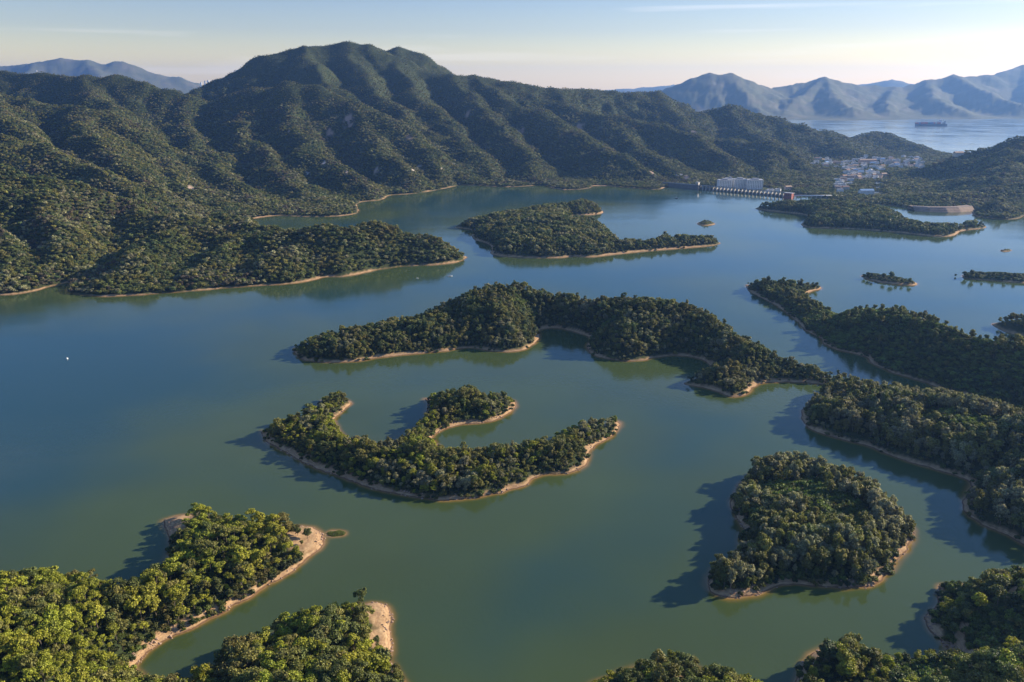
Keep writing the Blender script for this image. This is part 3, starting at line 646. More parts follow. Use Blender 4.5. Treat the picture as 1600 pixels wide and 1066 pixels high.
PROTO['rock'] = []
for i in range(3):
    rg_ = np.random.default_rng(200 + i); nn = 16; k_ = np.arange(nn) + .5; ph = np.arccos(1 - 2 * k_ / nn); th = np.pi * (1 + 5 ** .5) * k_
    import bmesh
    bm = bmesh.new(); Pq = np.stack([np.cos(th) * np.sin(ph), np.sin(th) * np.sin(ph), .6 * np.cos(ph)], 1) * (1 + .25 * rg_.standard_normal((nn, 1)))
    for v in Pq: bm.verts.new(v)
    bmesh.ops.convex_hull(bm, input=bm.verts); me = bpy.data.meshes.new('boulder'); bm.to_mesh(me); bm.free(); me.materials.append(ROCK)
    o = bpy.data.objects.new('shape_%03d' % len(KINDS), me); PROTO['rock'].append((len(KINDS), me)); KINDS.append(o); proto_col.objects.link(o)
def scatter_group():
    g = bpy.data.node_groups.new('wood', 'GeometryNodeTree')
    g.interface.new_socket('Geometry', in_out='INPUT', socket_type='NodeSocketGeometry'); g.interface.new_socket('Geometry', in_out='OUTPUT', socket_type='NodeSocketGeometry')
    gi, go = g.nodes.new('NodeGroupInput'), g.nodes.new('NodeGroupOutput')
    ci = g.nodes.new('GeometryNodeCollectionInfo'); ci.inputs[0].default_value = proto_col; ci.inputs['Separate Children'].default_value = True; ci.inputs['Reset Children'].default_value = True
    ip = g.nodes.new('GeometryNodeInstanceOnPoints'); ip.inputs['Pick Instance'].default_value = True
    def na(n, ty):
        a = g.nodes.new('GeometryNodeInputNamedAttribute'); a.data_type = ty; a.inputs[0].default_value = n; return a.outputs[0]
    g.links.new(gi.outputs[0], ip.inputs['Points']); g.links.new(ci.outputs[0], ip.inputs['Instance'])
    g.links.new(na('shape', 'INT'), ip.inputs['Instance Index']); g.links.new(na('rot', 'FLOAT_VECTOR'), ip.inputs['Rotation']); g.links.new(na('size', 'FLOAT_VECTOR'), ip.inputs['Scale'])
    g.links.new(ip.outputs[0], go.inputs[0]); return g
WOOD = scatter_group()
N_INST = [0]
def wood(name, P, shape, rot, size, tint, label, cat):
    n = len(P); me = bpy.data.meshes.new(name); me.vertices.add(n); me.vertices.foreach_set('co', P.astype(np.float32).ravel())
    a = me.attributes.new('shape', 'INT', 'POINT'); a.data.foreach_set('value', shape.astype(np.int32))
    for k, v in (('rot', rot), ('size', size)):
        a = me.attributes.new(k, 'FLOAT_VECTOR', 'POINT'); a.data.foreach_set('vector', v.astype(np.float32).ravel())
    a = me.attributes.new('tint', 'FLOAT_COLOR', 'POINT'); a.data.foreach_set('color', np.concatenate([tint, np.ones((n, 1))], 1).astype(np.float32).ravel())
    me.materials.append(LEAF)
    o = link(name, me); m = o.modifiers.new('wood', 'NODES'); m.node_group = WOOD
    tag(o, label, cat, kind='stuff'); N_INST[0] += n; return o

# ------------------------------------------------------------------ where the trees stand
PAL = {   # base colours of leaves (linear)
    'bright': (.20, .21, .016), 'olive': (.15, .142, .032), 'green': (.095, .112, .026), 'dark': (.060, .085, .026), 'grey': (.215, .205, .105), 'scrub': (.105, .14, .022), 'brown': (.11, .09, .05), 'yellow': (.235, .245, .022)}
def jitter_grid(box, sp):
    x0, y0, x1, y1 = box; gx = np.arange(x0, x1, sp); gy = np.arange(y0, y1, sp * .87)
    X, Y = np.meshgrid(gx, gy); X = X + (np.arange(len(gy)) % 2)[:, None] * sp / 2
    X = X + rng.uniform(-.38, .38, X.shape) * sp; Y = Y + rng.uniform(-.38, .38, Y.shape) * sp
    return X.ravel(), Y.ravel()
def in_view(x, y, m=1.12, e=30): return (np.abs(x) < .643 * y * m + e) & (y > 225)
def pick(names, wts, n): return rng.choice(len(names), n, p=np.array(wts) / sum(wts)), names
NEAR = []           # candidates for the 300 trees built one by one: (screen size, position, kind, tint, scale, rot, land)
def plant(land, sp, mix, cols, size, label, edge=3.2, name='wood', hole=None, near=False, lod='near', trunk=True, big_noise=.5, understory=None, cat='wood'):
    """mix: {kind: share}; cols: {palette: share}; hole(x, y) 0..1 thins the trees out to scrub"""
    b = land.box; x, y = jitter_grid((max(b[0], -1.1 * b[3]), max(b[1], 200), min(b[2], 1.1 * b[3]), b[3]), sp)
    k = in_view(x, y); x, y = x[k], y[k]
    d = land.sd(x, y); thr = edge + 2.6 * fbm(x, y, 12, 2)
    k = (d > thr) & (fbm(x + 70, y, 11, 2) < .42 + .3 * rng.random(x.shape)); x, y, d = x[k], y[k], d[k]
    z = land.height(x, y, d); n = len(x)
    hs = hole(x, y) if hole else np.zeros(n)
    ki, kn = pick(list(mix), list(mix.values()), n); ci, cn = pick(list(cols), list(cols.values()), n)
    # neighbours tend to be of one kind and colour
    f = fbm(x, y, 38, 3); swap = rng.random(n) < .55
    order = np.clip(((f + .75) / 1.5) * len(cn), 0, len(cn) - 1).astype(int); ci = np.where(swap, order, ci)
    tint = np.array([PAL[c] for c in cn])[ci] * (1 + rng.uniform(-.12, .12, (n, 1)))
    sc = size * (1 + big_noise * fbm(x, y, 25, 3)) * rng.uniform(.62, 1.3, n)
    sc *= sstep(edge - 3, edge + 9, d) * .4 + .6
    shape = np.array([PROTO[kn[i]][rng.integers(len(PROTO[kn[i]]))][0] for i in ki]); kinds = np.array([kn[i] for i in ki])
    scrub = rng.random(n) < hs
    bs = [q[0] for q in PROTO['bush']]
    shape[scrub] = rng.choice(bs, scrub.sum()); kinds[scrub] = 'bush'
    tint[scrub] = np.array(PAL['scrub']) * rng.uniform(.55, 1.15, (scrub.sum(), 1)); sc[scrub] = rng.uniform(.8, 1.6, scrub.sum())
    size3 = np.stack([sc * rng.uniform(.88, 1.15, n), sc * rng.uniform(.88, 1.15, n), np.minimum(sc * rng.uniform(.95, 1.4, n), 1.42)], 1)
    rot = np.stack([rng.uniform(-.09, .09, n), rng.uniform(-.09, .09, n), rng.uniform(0, 6.28, n)], 1)
    P = np.stack([x, y, z - .15], 1)
    R = dict(P=P, shape=shape, kinds=kinds, tint=tint, size=size3, rot=rot, land=land, name=name, label=label, cat=cat, trunk=trunk)
    # understory shrubs close the gaps
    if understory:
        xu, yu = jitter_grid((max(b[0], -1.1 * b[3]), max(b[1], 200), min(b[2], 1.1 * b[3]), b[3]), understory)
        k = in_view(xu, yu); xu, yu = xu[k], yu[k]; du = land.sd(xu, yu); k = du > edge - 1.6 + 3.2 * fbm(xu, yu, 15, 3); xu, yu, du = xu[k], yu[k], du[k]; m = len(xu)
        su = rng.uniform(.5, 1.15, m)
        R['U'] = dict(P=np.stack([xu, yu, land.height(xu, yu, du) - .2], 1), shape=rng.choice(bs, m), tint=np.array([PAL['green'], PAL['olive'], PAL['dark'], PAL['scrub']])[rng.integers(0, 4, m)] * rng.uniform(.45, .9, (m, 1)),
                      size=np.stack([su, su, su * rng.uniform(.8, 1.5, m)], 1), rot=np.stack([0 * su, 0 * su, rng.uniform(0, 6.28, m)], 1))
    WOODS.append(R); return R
WOODS = []
plant(HEAD_A, 4.8, {'umbrella': .62, 'broad': .38}, {'olive': .18, 'bright': .45, 'yellow': .27, 'green': .1}, .85, 'sunlit yellow green pine wood covering the near left headland above its sandy spit', understory=3.2)
plant(HEAD_B, 4.9, {'umbrella': .4, 'broad': .6}, {'green': .3, 'bright': .38, 'olive': .32}, .95, 'mixed green wood on the headland at the bottom edge with a bare sandy tip', understory=3.2)
plant(HILL_K, 4.6, {'umbrella': .2, 'broad': .8}, {'olive': .5, 'bright': .2, 'green': .3}, .8, 'scrubby wood on the hilltop cut by the bottom edge, middle of the frame', understory=3.0)
plant(HEAD_J, 4.9, {'umbrella': .15, 'broad': .85}, {'green': .4, 'olive': .35, 'bright': .22, 'dark': .12}, .88, 'dark green wood on the headland in the lower right corner with dirt trails', understory=3.2,
      hole=anyof(blob(1540, 1000, 22), blob(1430, 1050, 10)))
plant(CRESCENT, 3.6, {'broad': .55, 'umbrella': .35, 'feathery': .1}, {'green': .28, 'olive': .42, 'bright': .2, 'grey': .1}, .68, 'dense green wood on the crescent shaped island', edge=3.2, understory=4.2)
plant(MIDDLE, 3.8, {'broad': .65, 'umbrella': .2, 'feathery': .15}, {'green': .36, 'dark': .1, 'olive': .4, 'grey': .14}, .71, 'dark green wood on the long island across the middle of the reservoir', edge=3.2, understory=5.5,
      hole=anyof(blob(1170, 500, 24, 30), blob(1215, 535, 22, 20), blob(820, 470, 14, 30), blob(950, 500, 10, 20)))
plant(EAST_E, 4.8, {'feathery': .75, 'broad': .25}, {'grey': .6, 'olive': .25, 'green': .15}, 1.04, 'grey green eucalyptus wood on the eastern shore right of the round island', edge=3.2, understory=5.0,
      hole=anyof(blob(1530, 670, 22, 16), blob(1470, 655, 12, 16)))
tip_f = blob(1215, 455, 75, 6, .3)          # taller wood on the head of the slope
plant(EAST_F, 4.3, {'broad': .7, 'feathery': .3}, {'dark': .45, 'green': .35, 'olive': .2}, .8, 'dark scrub wood on the long shaded slope along the eastern shore', edge=4, hole=lambda x, y: np.clip(.86 + .35 * fbm(x, y, 40, 3) - .8 * tip_f(x, y), 0, .97), understory=3.6)
plant(EAST_G, 6, {'broad': 1}, {'olive': .6, 'dark': .4}, .75, 'low wood on the small point by the right edge beyond the shaded slope', edge=5)
plant(ROUND_H, 4.2, {'feathery': .8, 'broad': .2}, {'grey': .65, 'olive': .25, 'green': .1}, 1.02, 'grey green eucalyptus wood on the round island with a scrubby clearing inside', edge=3., understory=3.2,
      hole=anyof(blob(1255, 772, 24, 10, .3), blob(1300, 800, 22, 10, .3), blob(1220, 760, 14, 10, .3)))
plant(MID_N, 5.3, {'mid': .8, 'broad': .2}, {'green': .38, 'dark': .15, 'olive': .35, 'grey': .12}, .9, 'dark wood on the lobed island in front of the main mountain', edge=4.5, trunk=False, understory=7)
plant(ISLE_Q, 5.6, {'mid': 1}, {'green': .4, 'dark': .4, 'olive': .2}, .95, 'dark wood on the islands in front of the dam at the right', edge=4.5, trunk=False, understory=8)

# one by one: the trees that show largest
allp = []
for wi, R in enumerate(WOODS):
    if R['land'] in (HEAD_A, HEAD_B, HILL_K, HEAD_J, ROUND_H, EAST_E):
        for i in range(len(R['P'])):
            if R['kinds'][i] == 'bush' : continue
            X, Y, Z = R['P'][i]; D = Y * CP + (CAM_H - Z) * SP; u = X / D * F; v = (CAM_H - Z - 6 - Y * SP / CP) * 0
            dz = Z + 6 - CAM_H; vv = -(dz * CP + Y * SP) / (Y * CP - dz * SP) * F
            if abs(u) < 795 and -533 < vv < 545: allp.append((R['size'][i].mean() * 7 / D, wi, i))
allp.sort(reverse=True)
single = {}
for _, wi, i in allp[:276]: single.setdefault(wi, []).append(i)
WHERE = {id(HEAD_A): 'in the near left headland wood', id(HEAD_B): 'on the headland at the bottom edge left of centre', id(HILL_K): 'on the hilltop at the bottom edge in the middle', id(HEAD_J): 'in the lower right corner wood', id(ROUND_H): 'on the round eucalyptus island', id(EAST_E): 'on the eastern shore'}
LOOK = {'umbrella': ('pine_tree', 'yellow green pine with a flat open crown', 'pines'), 'broad': ('broadleaf_tree', 'rounded broadleaf tree', 'broadleaf trees'), 'feathery': ('eucalyptus_tree', 'grey green upright eucalyptus', 'eucalyptus trees')}
def zone(land, x, y):
    px = 800 + x / (y * CP + CAM_H * SP) * F; d = float(land.sd(np.array([x]), np.array([y]))[0]); vv = 533 + (CAM_H * CP - y * SP) / (y * CP + CAM_H * SP) * F
    if d < 11: return 'along the shore of'
    if px < 110: return 'by the left picture edge on'
    if px > 1490: return 'by the right picture edge on'
    if vv > 985: return 'low in the picture on'
    return 'in the middle of'
LANDN = {id(HEAD_A): 'the near left headland', id(HEAD_B): 'the bottom headland', id(HILL_K): 'the bottom middle hilltop', id(HEAD_J): 'the lower right headland', id(ROUND_H): 'the round island', id(EAST_E): 'the eastern shore wood'}
HUE = lambda t: 'grey green' if t[2] > t[0] * .4 else 'yellow green' if t[0] > .15 else 'olive green' if t[0] > .095 else 'deep green'
KD = {'umbrella': ('flat crowned pine', 'pines'), 'broad': ('rounded broadleaf tree', 'broadleaf trees'), 'feathery': ('upright feathery eucalyptus', 'eucalyptus trees')}
def one_tree(P, kind, size, rot, tint, label, group, ci=None):
    r = bpy.data.objects.new(LOOK[kind][0], None); COL.objects.link(r)
    r.location = P; r.rotation_euler = rot; r.scale = size; tag(r, label, 'tree', group); r.empty_display_size = .5
    t = link('trunk', trunks[kind][random.randrange(3)], r)
    c = link('crown', PROTO[kind][random.randrange(4)][1] if ci is None else ci, r); c['tint'] = [float(q) for q in tint]
    return r
cnt = {}
for wi, R in enumerate(WOODS):
    keep = np.ones(len(R['P']), bool)
    if id(R['land']) in CLEAR: keep &= CLEAR[id(R['land'])](R['P'][:, 0], R['P'][:, 1]) < .5
    for i in single.get(wi, []):
        if not keep[i]: continue
        keep[i] = False; k = R['kinds'][i]; wname = WHERE[id(R['land'])]
        zn = zone(R['land'], R['P'][i][0], R['P'][i][1]) + ' ' + LANDN[id(R['land'])]
        sz_ = 'large ' if R['size'][i].mean() > 1.1 else 'small ' if R['size'][i].mean() < .85 else ''
        one_tree(R['P'][i], k, R['size'][i], R['rot'][i], R['tint'][i], sz_ + HUE(R['tint'][i]) + ' ' + KD[k][0] + ' ' + zn, sz_ + HUE(R['tint'][i]) + ' ' + KD[k][1] + ' ' + zn)
    P, sh_, ro, si, ti = [R[q][keep] for q in ('P', 'shape', 'rot', 'size', 'tint')]
    parts = [(P, sh_, ro, si, ti)]
    if R['trunk']:
        kk = R['kinds'][keep]
        for kd in ('umbrella', 'broad', 'feathery'):
            m = kk == kd
            if m.any(): parts.append((P[m], rng.choice([q[0] for q in PROTO['trunk_' + kd]], m.sum()), ro[m], si[m], ti[m]))
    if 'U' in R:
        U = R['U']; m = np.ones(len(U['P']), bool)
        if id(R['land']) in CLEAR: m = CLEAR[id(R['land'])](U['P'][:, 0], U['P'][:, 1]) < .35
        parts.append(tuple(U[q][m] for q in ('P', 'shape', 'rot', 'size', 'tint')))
    A5 = [np.concatenate([p[j] for p in parts]) for j in range(5)]
    wood(R['name'], A5[0], A5[1], A5[2], A5[3], A5[4], R['label'], R['cat'])

# the mainland forest: single crowns nearer, clumps farther off
TOWN = []           # (x, y, radius) kept free of trees
def mainland(y0, y1, sp, kinds, size, label, name, cols):
    x, y = jitter_grid((-.9 * y1, y0, .9 * y1, y1), sp); k = in_view(x, y, 1.1, 60) & (y >= y0) & (y < y1); x, y = x[k], y[k]
    d = MAIN.sd(x, y); k = d > 3.6 + 4 * fbm(x, y, 70, 3); x, y, d = x[k], y[k], d[k]
    z = MAIN.height(x, y, d); b, _ = scar_at(x, y)
    k = b < .35
    for tx, ty, r in TOWN: k &= np.hypot(x - tx, y - ty) > r
    # slopes hidden behind their own crest are still planted; only open rock is left bare
    x, y, z, d = x[k], y[k], z[k], d[k]; n = len(x)
    f = fbm(x, y, 110, 4); cn = list(cols); order = np.clip((f + .8) / 1.6 * len(cn), 0, len(cn) - 1).astype(int)
    ci = np.where(rng.random(n) < .5, order, rng.choice(len(cn), n, p=np.array(list(cols.values())) / sum(cols.values())))
    tint = np.array([PAL[c] for c in cn])[ci] * (1 + .15 * rng.standard_normal((n, 1))).clip(.6, 1.5)
    hi = sstep(120, 330, z)[:, None]
    tint = tint * (1 - .25 * hi) + np.array([.06, .05, .03]) * .45 * hi                      # browner heath towards the tops
    sc = size * rng.uniform(.65, 1.3, n) * (1 + .25 * fbm(x, y, 40, 2)) * (1 - .5 * hi[:, 0])
    s3 = np.stack([sc * rng.uniform(.9, 1.2, n), sc * rng.uniform(.9, 1.2, n), sc * rng.uniform(.65, 1.05, n)], 1)
    idx = [q[0] for kd in kinds for q in PROTO[kd]]
    wood(name, np.stack([x, y, z - .6], 1), rng.choice(idx, n), np.stack([0 * x, 0 * x, rng.uniform(0, 6.28, n)], 1), s3, tint, label, 'forest')
CM = {'dark': .15, 'green': .35, 'olive': .36, 'grey': .15, 'brown': .008}

# ------------------------------------------------------------------ the valley town, placed before its trees
M_WHITE = plain('white_render', (.72, .70, .66), .8, .1, .3); M_CREAM = plain('cream_render', (.55, .50, .42), .8, .1, .3); M_PINK = plain('pink_render', (.50, .36, .29), .8, .1, .3)
M_ROOFG = plain('grey_roof', (.30, .31, .33), .8); M_ROOFR = plain('tiled_roof', (.24, .14, .10), .8); M_ROOFB = plain('blue_roof', (.16, .28, .45), .6); M_ROOFO = plain('orange_roof', (.36, .24, .15), .7)
M_GLASS = plain('window_glass', (.05, .07, .09), .2, .2); M_CONC = plain('concrete', (.36, .34, .31), .85, .15, .15); M_DARKC = plain('stained_concrete', (.15, .14, .13), .9, .2, .15)
M_BRICKR = plain('red_painted_wall', (.28, .07, .05), .8)
def ground_hit(px, py, y0=1500, y1=3500):
    Ys = np.linspace(y0, y1, 700); P3 = np.array([at_y(px, py, q) for q in Ys]); h = MAIN.height(P3[:, 0], P3[:, 1]); k = int(np.argmax(h > P3[:, 2]))
    return P3[k, 0], P3[k, 1], float(h[k])
def make_house(w, dp, h, rz, wall, roof, flat, loc, label, group=None, floors=2):
    r = bpy.data.objects.new('house' if h < 12 else 'apartment_block', None); COL.objects.link(r); r.location = loc; r.rotation_euler = (0, 0, rz)
    tag(r, label, 'house' if h < 12 else 'building', group); r.empty_display_size = 1
    MB().box(0, 0, -3, w, dp, h + 3).obj('wall', wall, r)
    if flat: MB().box(0, 0, h, w + .5, dp + .5, .5).box(w * .2, 0, h + .5, w * .25, dp * .3, 1.8).obj('roof', roof, r)
    else: MB().gable(0, 0, h + .01, w, dp, min(w, dp) * .28).obj('roof', roof, r)
    nwin = max(2, int(w / 3.2))
    wm = None
    for fl in range(floors):
        for j in range(nwin):
            o = MB().box(0, 0, 0, 1.5, .12, 1.4) if wm is None else None
            if o: wm = o.mesh('window', M_GLASS)
            q = link('window', wm, r); q.location = (-w / 2 + (j + .5) * w / nwin, -dp / 2 - .03, (fl + .35) * h / floors)
    return r
town_specs = [  # clusters seen in the photo: px, py spans, walls, roofs
    ((1268, 1350), (249, 263), 36), ((1318, 1352), (262, 282), 32), ((1350, 1440), (246, 263), 44), ((1305, 1335), (282, 302), 12), ((1352, 1380), (262, 282), 16), ((1200, 1235), (296, 304), 4)]
rt = random.Random(11); placed = []
kinds_h = [(M_WHITE, M_ROOFG, True, 'white flat roofed house %s', 'white houses'),
           (M_CREAM, M_ROOFR, False, 'cream house with a red tiled roof %s', 'red roofed houses'),
           (M_PINK, M_ROOFO, False, 'pink house with an orange roof %s', 'pink houses'),
           (M_WHITE, M_ROOFB, False, 'white shed with pale blue roof %s', 'blue roofed sheds')]
PLACE = ['below the left valley slope', 'left of the valley stream', 'at the back of the town', 'behind the gate islands', 'beside the valley stream', 'behind the red valve house']
for ci_, ((a, b), (c, d_), n) in enumerate(town_specs):
    k = 0; tries = 0
    while k < n and tries < 400:
        tries += 1; px, py = rt.uniform(a, b), rt.uniform(c, d_); X, Y, Z = ground_hit(px, py)
        if any(math.hypot(X - q[0], Y - q[1]) < 15.5 for q in placed) or Z > 40: continue
        placed.append((X, Y)); TOWN.append((X, Y - 6, 13)); kd = kinds_h[rt.choices(range(4), [10, 1.2, 1, .9])[0]]
        fl = rt.choice([2, 3, 3]); make_house(rt.uniform(11, 19), rt.uniform(9, 12), 3.1 * fl, rt.uniform(-.5, .5), kd[0], kd[1], kd[2], (X, Y, Z), kd[3] % PLACE[ci_], kd[4] + ' ' + PLACE[ci_] , fl); k += 1
for px, py, w, h, fl, wall, roof, label in [
    (1433, 262, 9, 26, 8, M_WHITE, M_ROOFG, 'tall narrow white apartment tower at the right end of the valley town'),
    (1355, 256, 60, 13, 4, M_PINK, M_ROOFO, 'long pink apartment row at the back of the valley town'),
    (1400, 256, 24, 15, 5, M_WHITE, M_ROOFG, 'white apartment block just left of the tall narrow tower'),
    (1415, 258, 14, 16, 5, M_WHITE, M_ROOFG, 'small white apartment block touching the tall narrow tower on its left'),
    (1387, 257, 18, 14, 4, M_CREAM, M_ROOFG, 'cream apartment block between the long pink row and the white blocks'),
    (1353, 304, 34, 10, 3, M_WHITE, M_ROOFB, 'large shed with a pale blue roof beside the valley stream'),
    (1497, 244, 26, 8, 2, M_CREAM, M_ROOFO, 'cream building with an orange roof on the coast by the sea')]:
    X, Y, Z = ground_hit(px, py); TOWN.append((X, Y - 10, w * .6 + 10)); make_house(w, 13, h, .1, wall, roof, roof in (M_ROOFG,), (X, Y, Z), label, floors=fl)
# valley stream
cl = [ground_hit(*q) for q in [(1368, 302), (1369, 294), (1372, 287), (1377, 280), (1377, 273), (1372, 266), (1376, 258)]]
V = []; 
for i, (X, Y, Z) in enumerate(cl):
    w = 9 if i < 3 else 7; V += [(X - w, Y, Z + .6), (X + w, Y, Z + .6)]; TOWN.append((X, Y, 24)); TOWN.append((X, Y - 25, 20))
link('stream', mesh_np('stream', V, [(2 * i, 2 * i + 1, 2 * i + 3, 2 * i + 2) for i in range(len(cl) - 1)], plain('stream_water', (.30, .36, .40), .12)))['kind'] = 'structure'
# white complex beside the dam
def complex_():
    X0, Y0, _ = at_y(1154, 297, 2120)
    r = bpy.data.objects.new('institution_building', None); COL.objects.link(r); r.location = (X0, Y0, 0)
    tag(r, 'large white three winged institution building behind the concrete dam', 'building'); TOWN.append((X0 - 30, Y0 - 10, 55)); TOWN.append((X0 + 30, Y0 - 10, 55))
    for bx, by, w, dp, h, rz in ((-41, -4, 30, 26, 24, .0), (-22, 16, 16, 30, 26, 0), (2, 10, 34, 24, 25, .12), (38, -6, 40, 28, 25, -.1)):
        MB().box(bx, by, -1, w, dp, h + 1, rz).obj('wing', M_WHITE, r)
        MB().box(bx, by, h + .01, w + .8, dp + .8, .8, rz).box(bx + 2, by, h + .8, w * .4, dp * .4, 3.2, rz).obj('roof', M_ROOFG, r)
        c, s = math.cos(rz), math.sin(rz); me = MB().box(0, 0, 0, 2.1, .2, 1.5, 0).mesh('window', M_GLASS)
        for fl in range(7):
            n = int(w / 4.2)
            for j in range(n):
                lx, ly = -w / 2 + (j + .5) * w / n, -dp / 2 - .06
                o = link('window', me, r); o.location = (bx + lx * c - ly * s, by + lx * s + ly * c, 1.5 + fl * 3.3); o.rotation_euler = (0, 0, rz)
complex_()
# ------------------------------------------------------------------ concrete dam with its gate tower
def dam():
    a = Vector((*at_z(1036, 291), 0)); b = Vector((*at_z(1240, 309), 0)); d = (b - a); Lg = d.length; rz = math.atan2(d.y, d.x)
    r = bpy.data.objects.new('concrete_dam', None); COL.objects.link(r); r.location = a; r.rotation_euler = (0, 0, rz)
    tag(r, 'long grey concrete dam with a row of spillway piers across the far shore', 'dam')
    MB().box(Lg * .15, 2, -2, Lg * .32, 5, 12).obj('wall', M_DARKC, r)
    MB().box(Lg * .655, 5, -2, Lg * .69, 3, 7).obj('spillway', M_DARKC, r)
    MB().box(Lg * .5, 1.5, 10.02, Lg, 6, 1.1).obj('roadway', M_CONC, r)
    MB().box(Lg * .5, -1.3, 11.13, Lg, .3, 1.0).obj('parapet', M_CONC, r)
    pm = MB().box(0, 0, -2, 2.2, 7, 12).mesh('pier', M_CONC)
    n = 25
    for i in range(n): link('pier', pm, r, (Lg * .315 + (i + .5) * Lg * .68 / n, 1.2, 0))
    t = bpy.data.objects.new('gate_tower', None); COL.objects.link(t); t.location = a + d * .28 + Vector((0, -6, 0)); t.rotation_euler = (0, 0, rz)
    tag(t, 'square gate tower with a pale cabin standing in the water against the dam', 'tower')
    MB().box(0, 0, -2, 9, 9, 15).obj('shaft', M_DARKC, t); MB().box(0, 0, 13.01, 8, 8, 5.5).obj('cabin', M_CREAM, t); MB().box(0, 0, 18.52, 9.4, 9.4, .6).obj('roof', M_ROOFG, t)
    for s_ in (-1, 1): MB().box(s_ * 2, -4.08, 14.6, 1.8, .12, 2).obj('window', M_GLASS, t)
    x, y = at_z(1231, 310); h = bpy.data.objects.new('valve_house', None); COL.objects.link(h); h.location = (x, y - 4, 0); h.rotation_euler = (0, 0, rz)
    tag(h, 'dark red valve house at the right end of the concrete dam', 'building')
    MB().box(0, 0, -2, 19, 12, 15).obj('wall', M_BRICKR, h); MB().box(0, 0, 13.01, 20, 13, .8).obj('roof', M_ROOFG, h)
    for i in range(4): MB().box(-6.6 + i * 4.4, -6.05, 7, 1.8, .12, 3).obj('window', M_GLASS, h)
    a2 = Vector((*at_z(1240, 310), 0)); b2 = Vector((*at_z(1318, 310), 0)); d2 = b2 - a2
    p = bpy.data.objects.new('water_pipeline', None); COL.objects.link(p); p.location = a2; p.rotation_euler = (0, 0, math.atan2(d2.y, d2.x))
    tag(p, 'pale raised pipeline running right from the red valve house', 'pipeline')
    mb = MB(); k = 8; mb.loft([[(xx, 1.4 * math.cos(2 * math.pi * i / k), 6.5 + 1.4 * math.sin(2 * math.pi * i / k)) for i in range(k)] for xx in (0, d2.length)]); mb.obj('pipe', M_WHITE, p, True)
    sm = MB().box(0, 0, -2, 1.2, 2.5, 7.4).mesh('support', M_CONC)
    for i in range(10): link('support', sm, p, ((i + .5) * d2.length / 10, 0, 0))
dam()
def earth_dam():
    A0 = [at_z(*q) for q in [(1430, 330.5), (1455, 332), (1482, 332.5), (1502, 332), (1524, 330)]]
    r = bpy.data.objects.new('embankment_dam', None); COL.objects.link(r); x0, y0 = A0[2]; r.location = (x0, y0, 0)
    tag(r, 'curved stone faced embankment dam behind the gate islands at the right', 'dam')
    mat, t, b = new_mat('dam_stone'); geo = nd(t, 'ShaderNodeNewGeometry').outputs['Position']
    n = noise(t, .15, 5, geo); t.links.new(ramp(t, n.outputs[0], [(.3, (.20, .13, .09)), (.7, (.32, .23, .16))]), b.inputs['Base Color']); b.inputs['Roughness'].default_value = .9
    for k in range(3):                                    # stepped stone benches
        z0, z1 = -1 + k * 3.1, -1 + (k + 1) * 3.1; f0 = k * 4.6; V = []; Fc = []
        for i, (x, y) in enumerate(A0):
            x -= x0; y -= y0; V += [(x, y + f0, z0), (x, y + f0 + 3.4, z1), (x, y + f0 + 5.2, z1 + .15), (x, y + 34, z1 + .15), (x, y + 34, z0)]
        for i in range(len(A0) - 1):
            for j in range(4): Fc.append((i * 5 + j, (i + 1) * 5 + j, (i + 1) * 5 + j + 1, i * 5 + j + 1))
        link('stone_course', mesh_np('stone_course', V, Fc, mat), r)
    mb = MB()
    for (xa, ya), (xb, yb) in zip(A0[:-1], A0[1:]):
        L_ = math.hypot(xb - xa, yb - ya); mb.box((xa + xb) / 2 - x0, (ya + yb) / 2 - y0 + 16, 8.5, L_ * .995, .6, 1.2, math.atan2(yb - ya, xb - xa))
    mb.obj('parapet', M_CONC, r)
    for x, y in A0: TOWN.append((x, y + 12, 26))
earth_dam()
# hilltop dome above the coast
X, Y, Z = ground_hit(1368, 206, 2500, 4200)
r = bpy.data.objects.new('domed_building', None); COL.objects.link(r); r.location = (X, Y, Z); tag(r, 'small white domed building on the wooded hilltop above the sea', 'building')
MB().box(0, 0, -3, 22, 16, 9).obj('wall', M_WHITE, r)
mb = MB(); mb.loft([[(8 * math.cos(a) * math.cos(e), 8 * math.sin(a) * math.cos(e), 6.01 + 8 * math.sin(e)) for a in np.linspace(0, 2 * np.pi, 16, endpoint=False)] for e in np.linspace(0, 1.5, 6)]); mb.obj('dome', M_WHITE, r, True); TOWN.append((X, Y, 24))
# far city towers beyond the ridge on the left
for i, (px, w, top) in enumerate([(314, 20, 129), (320, 16, 127), (325, 24, 126), (328.5, 18, 128), (52, 22, 112), (57, 18, 111)]):
    X, Y, Z = at_y(px, top, 11400); r = bpy.data.objects.new('tower_block', None); COL.objects.link(r); r.location = (X, Y, 0)
    tag(r, ['pale high rise tower in the hazy gap left of the main mountain', 'pale high rise tower above the ridge under the far left mountain'][i > 3], 'building', ['towers left of the main mountain', 'towers under the far left mountain'][i > 3])
    MB().box(0, 0, 0, w, w, Z).obj('wall', M_WHITE, r); MB().box(0, 0, Z + .01, w * .5, w * .5, 8).obj('roof', M_ROOFG, r)

mainland(930, 1500, 5.6, ['mid'], .92, 'dense broadleaf forest on the wooded headland at the left shore', 'forest', CM)
mainland(1500, 2250, 6.4, ['mid'], .92, 'bluish green forest on the lower slopes behind the headland', 'forest', CM)
mainland(2250, 3000, 7.6, ['mid'], .92, 'hazy forest and heath on the flanks of the main mountain', 'forest', CM)
mainland(3000, 3900, 9, ['mid'], 1.0, 'hazy forest and heath along the summit ridge of the main mountain', 'forest', CM)

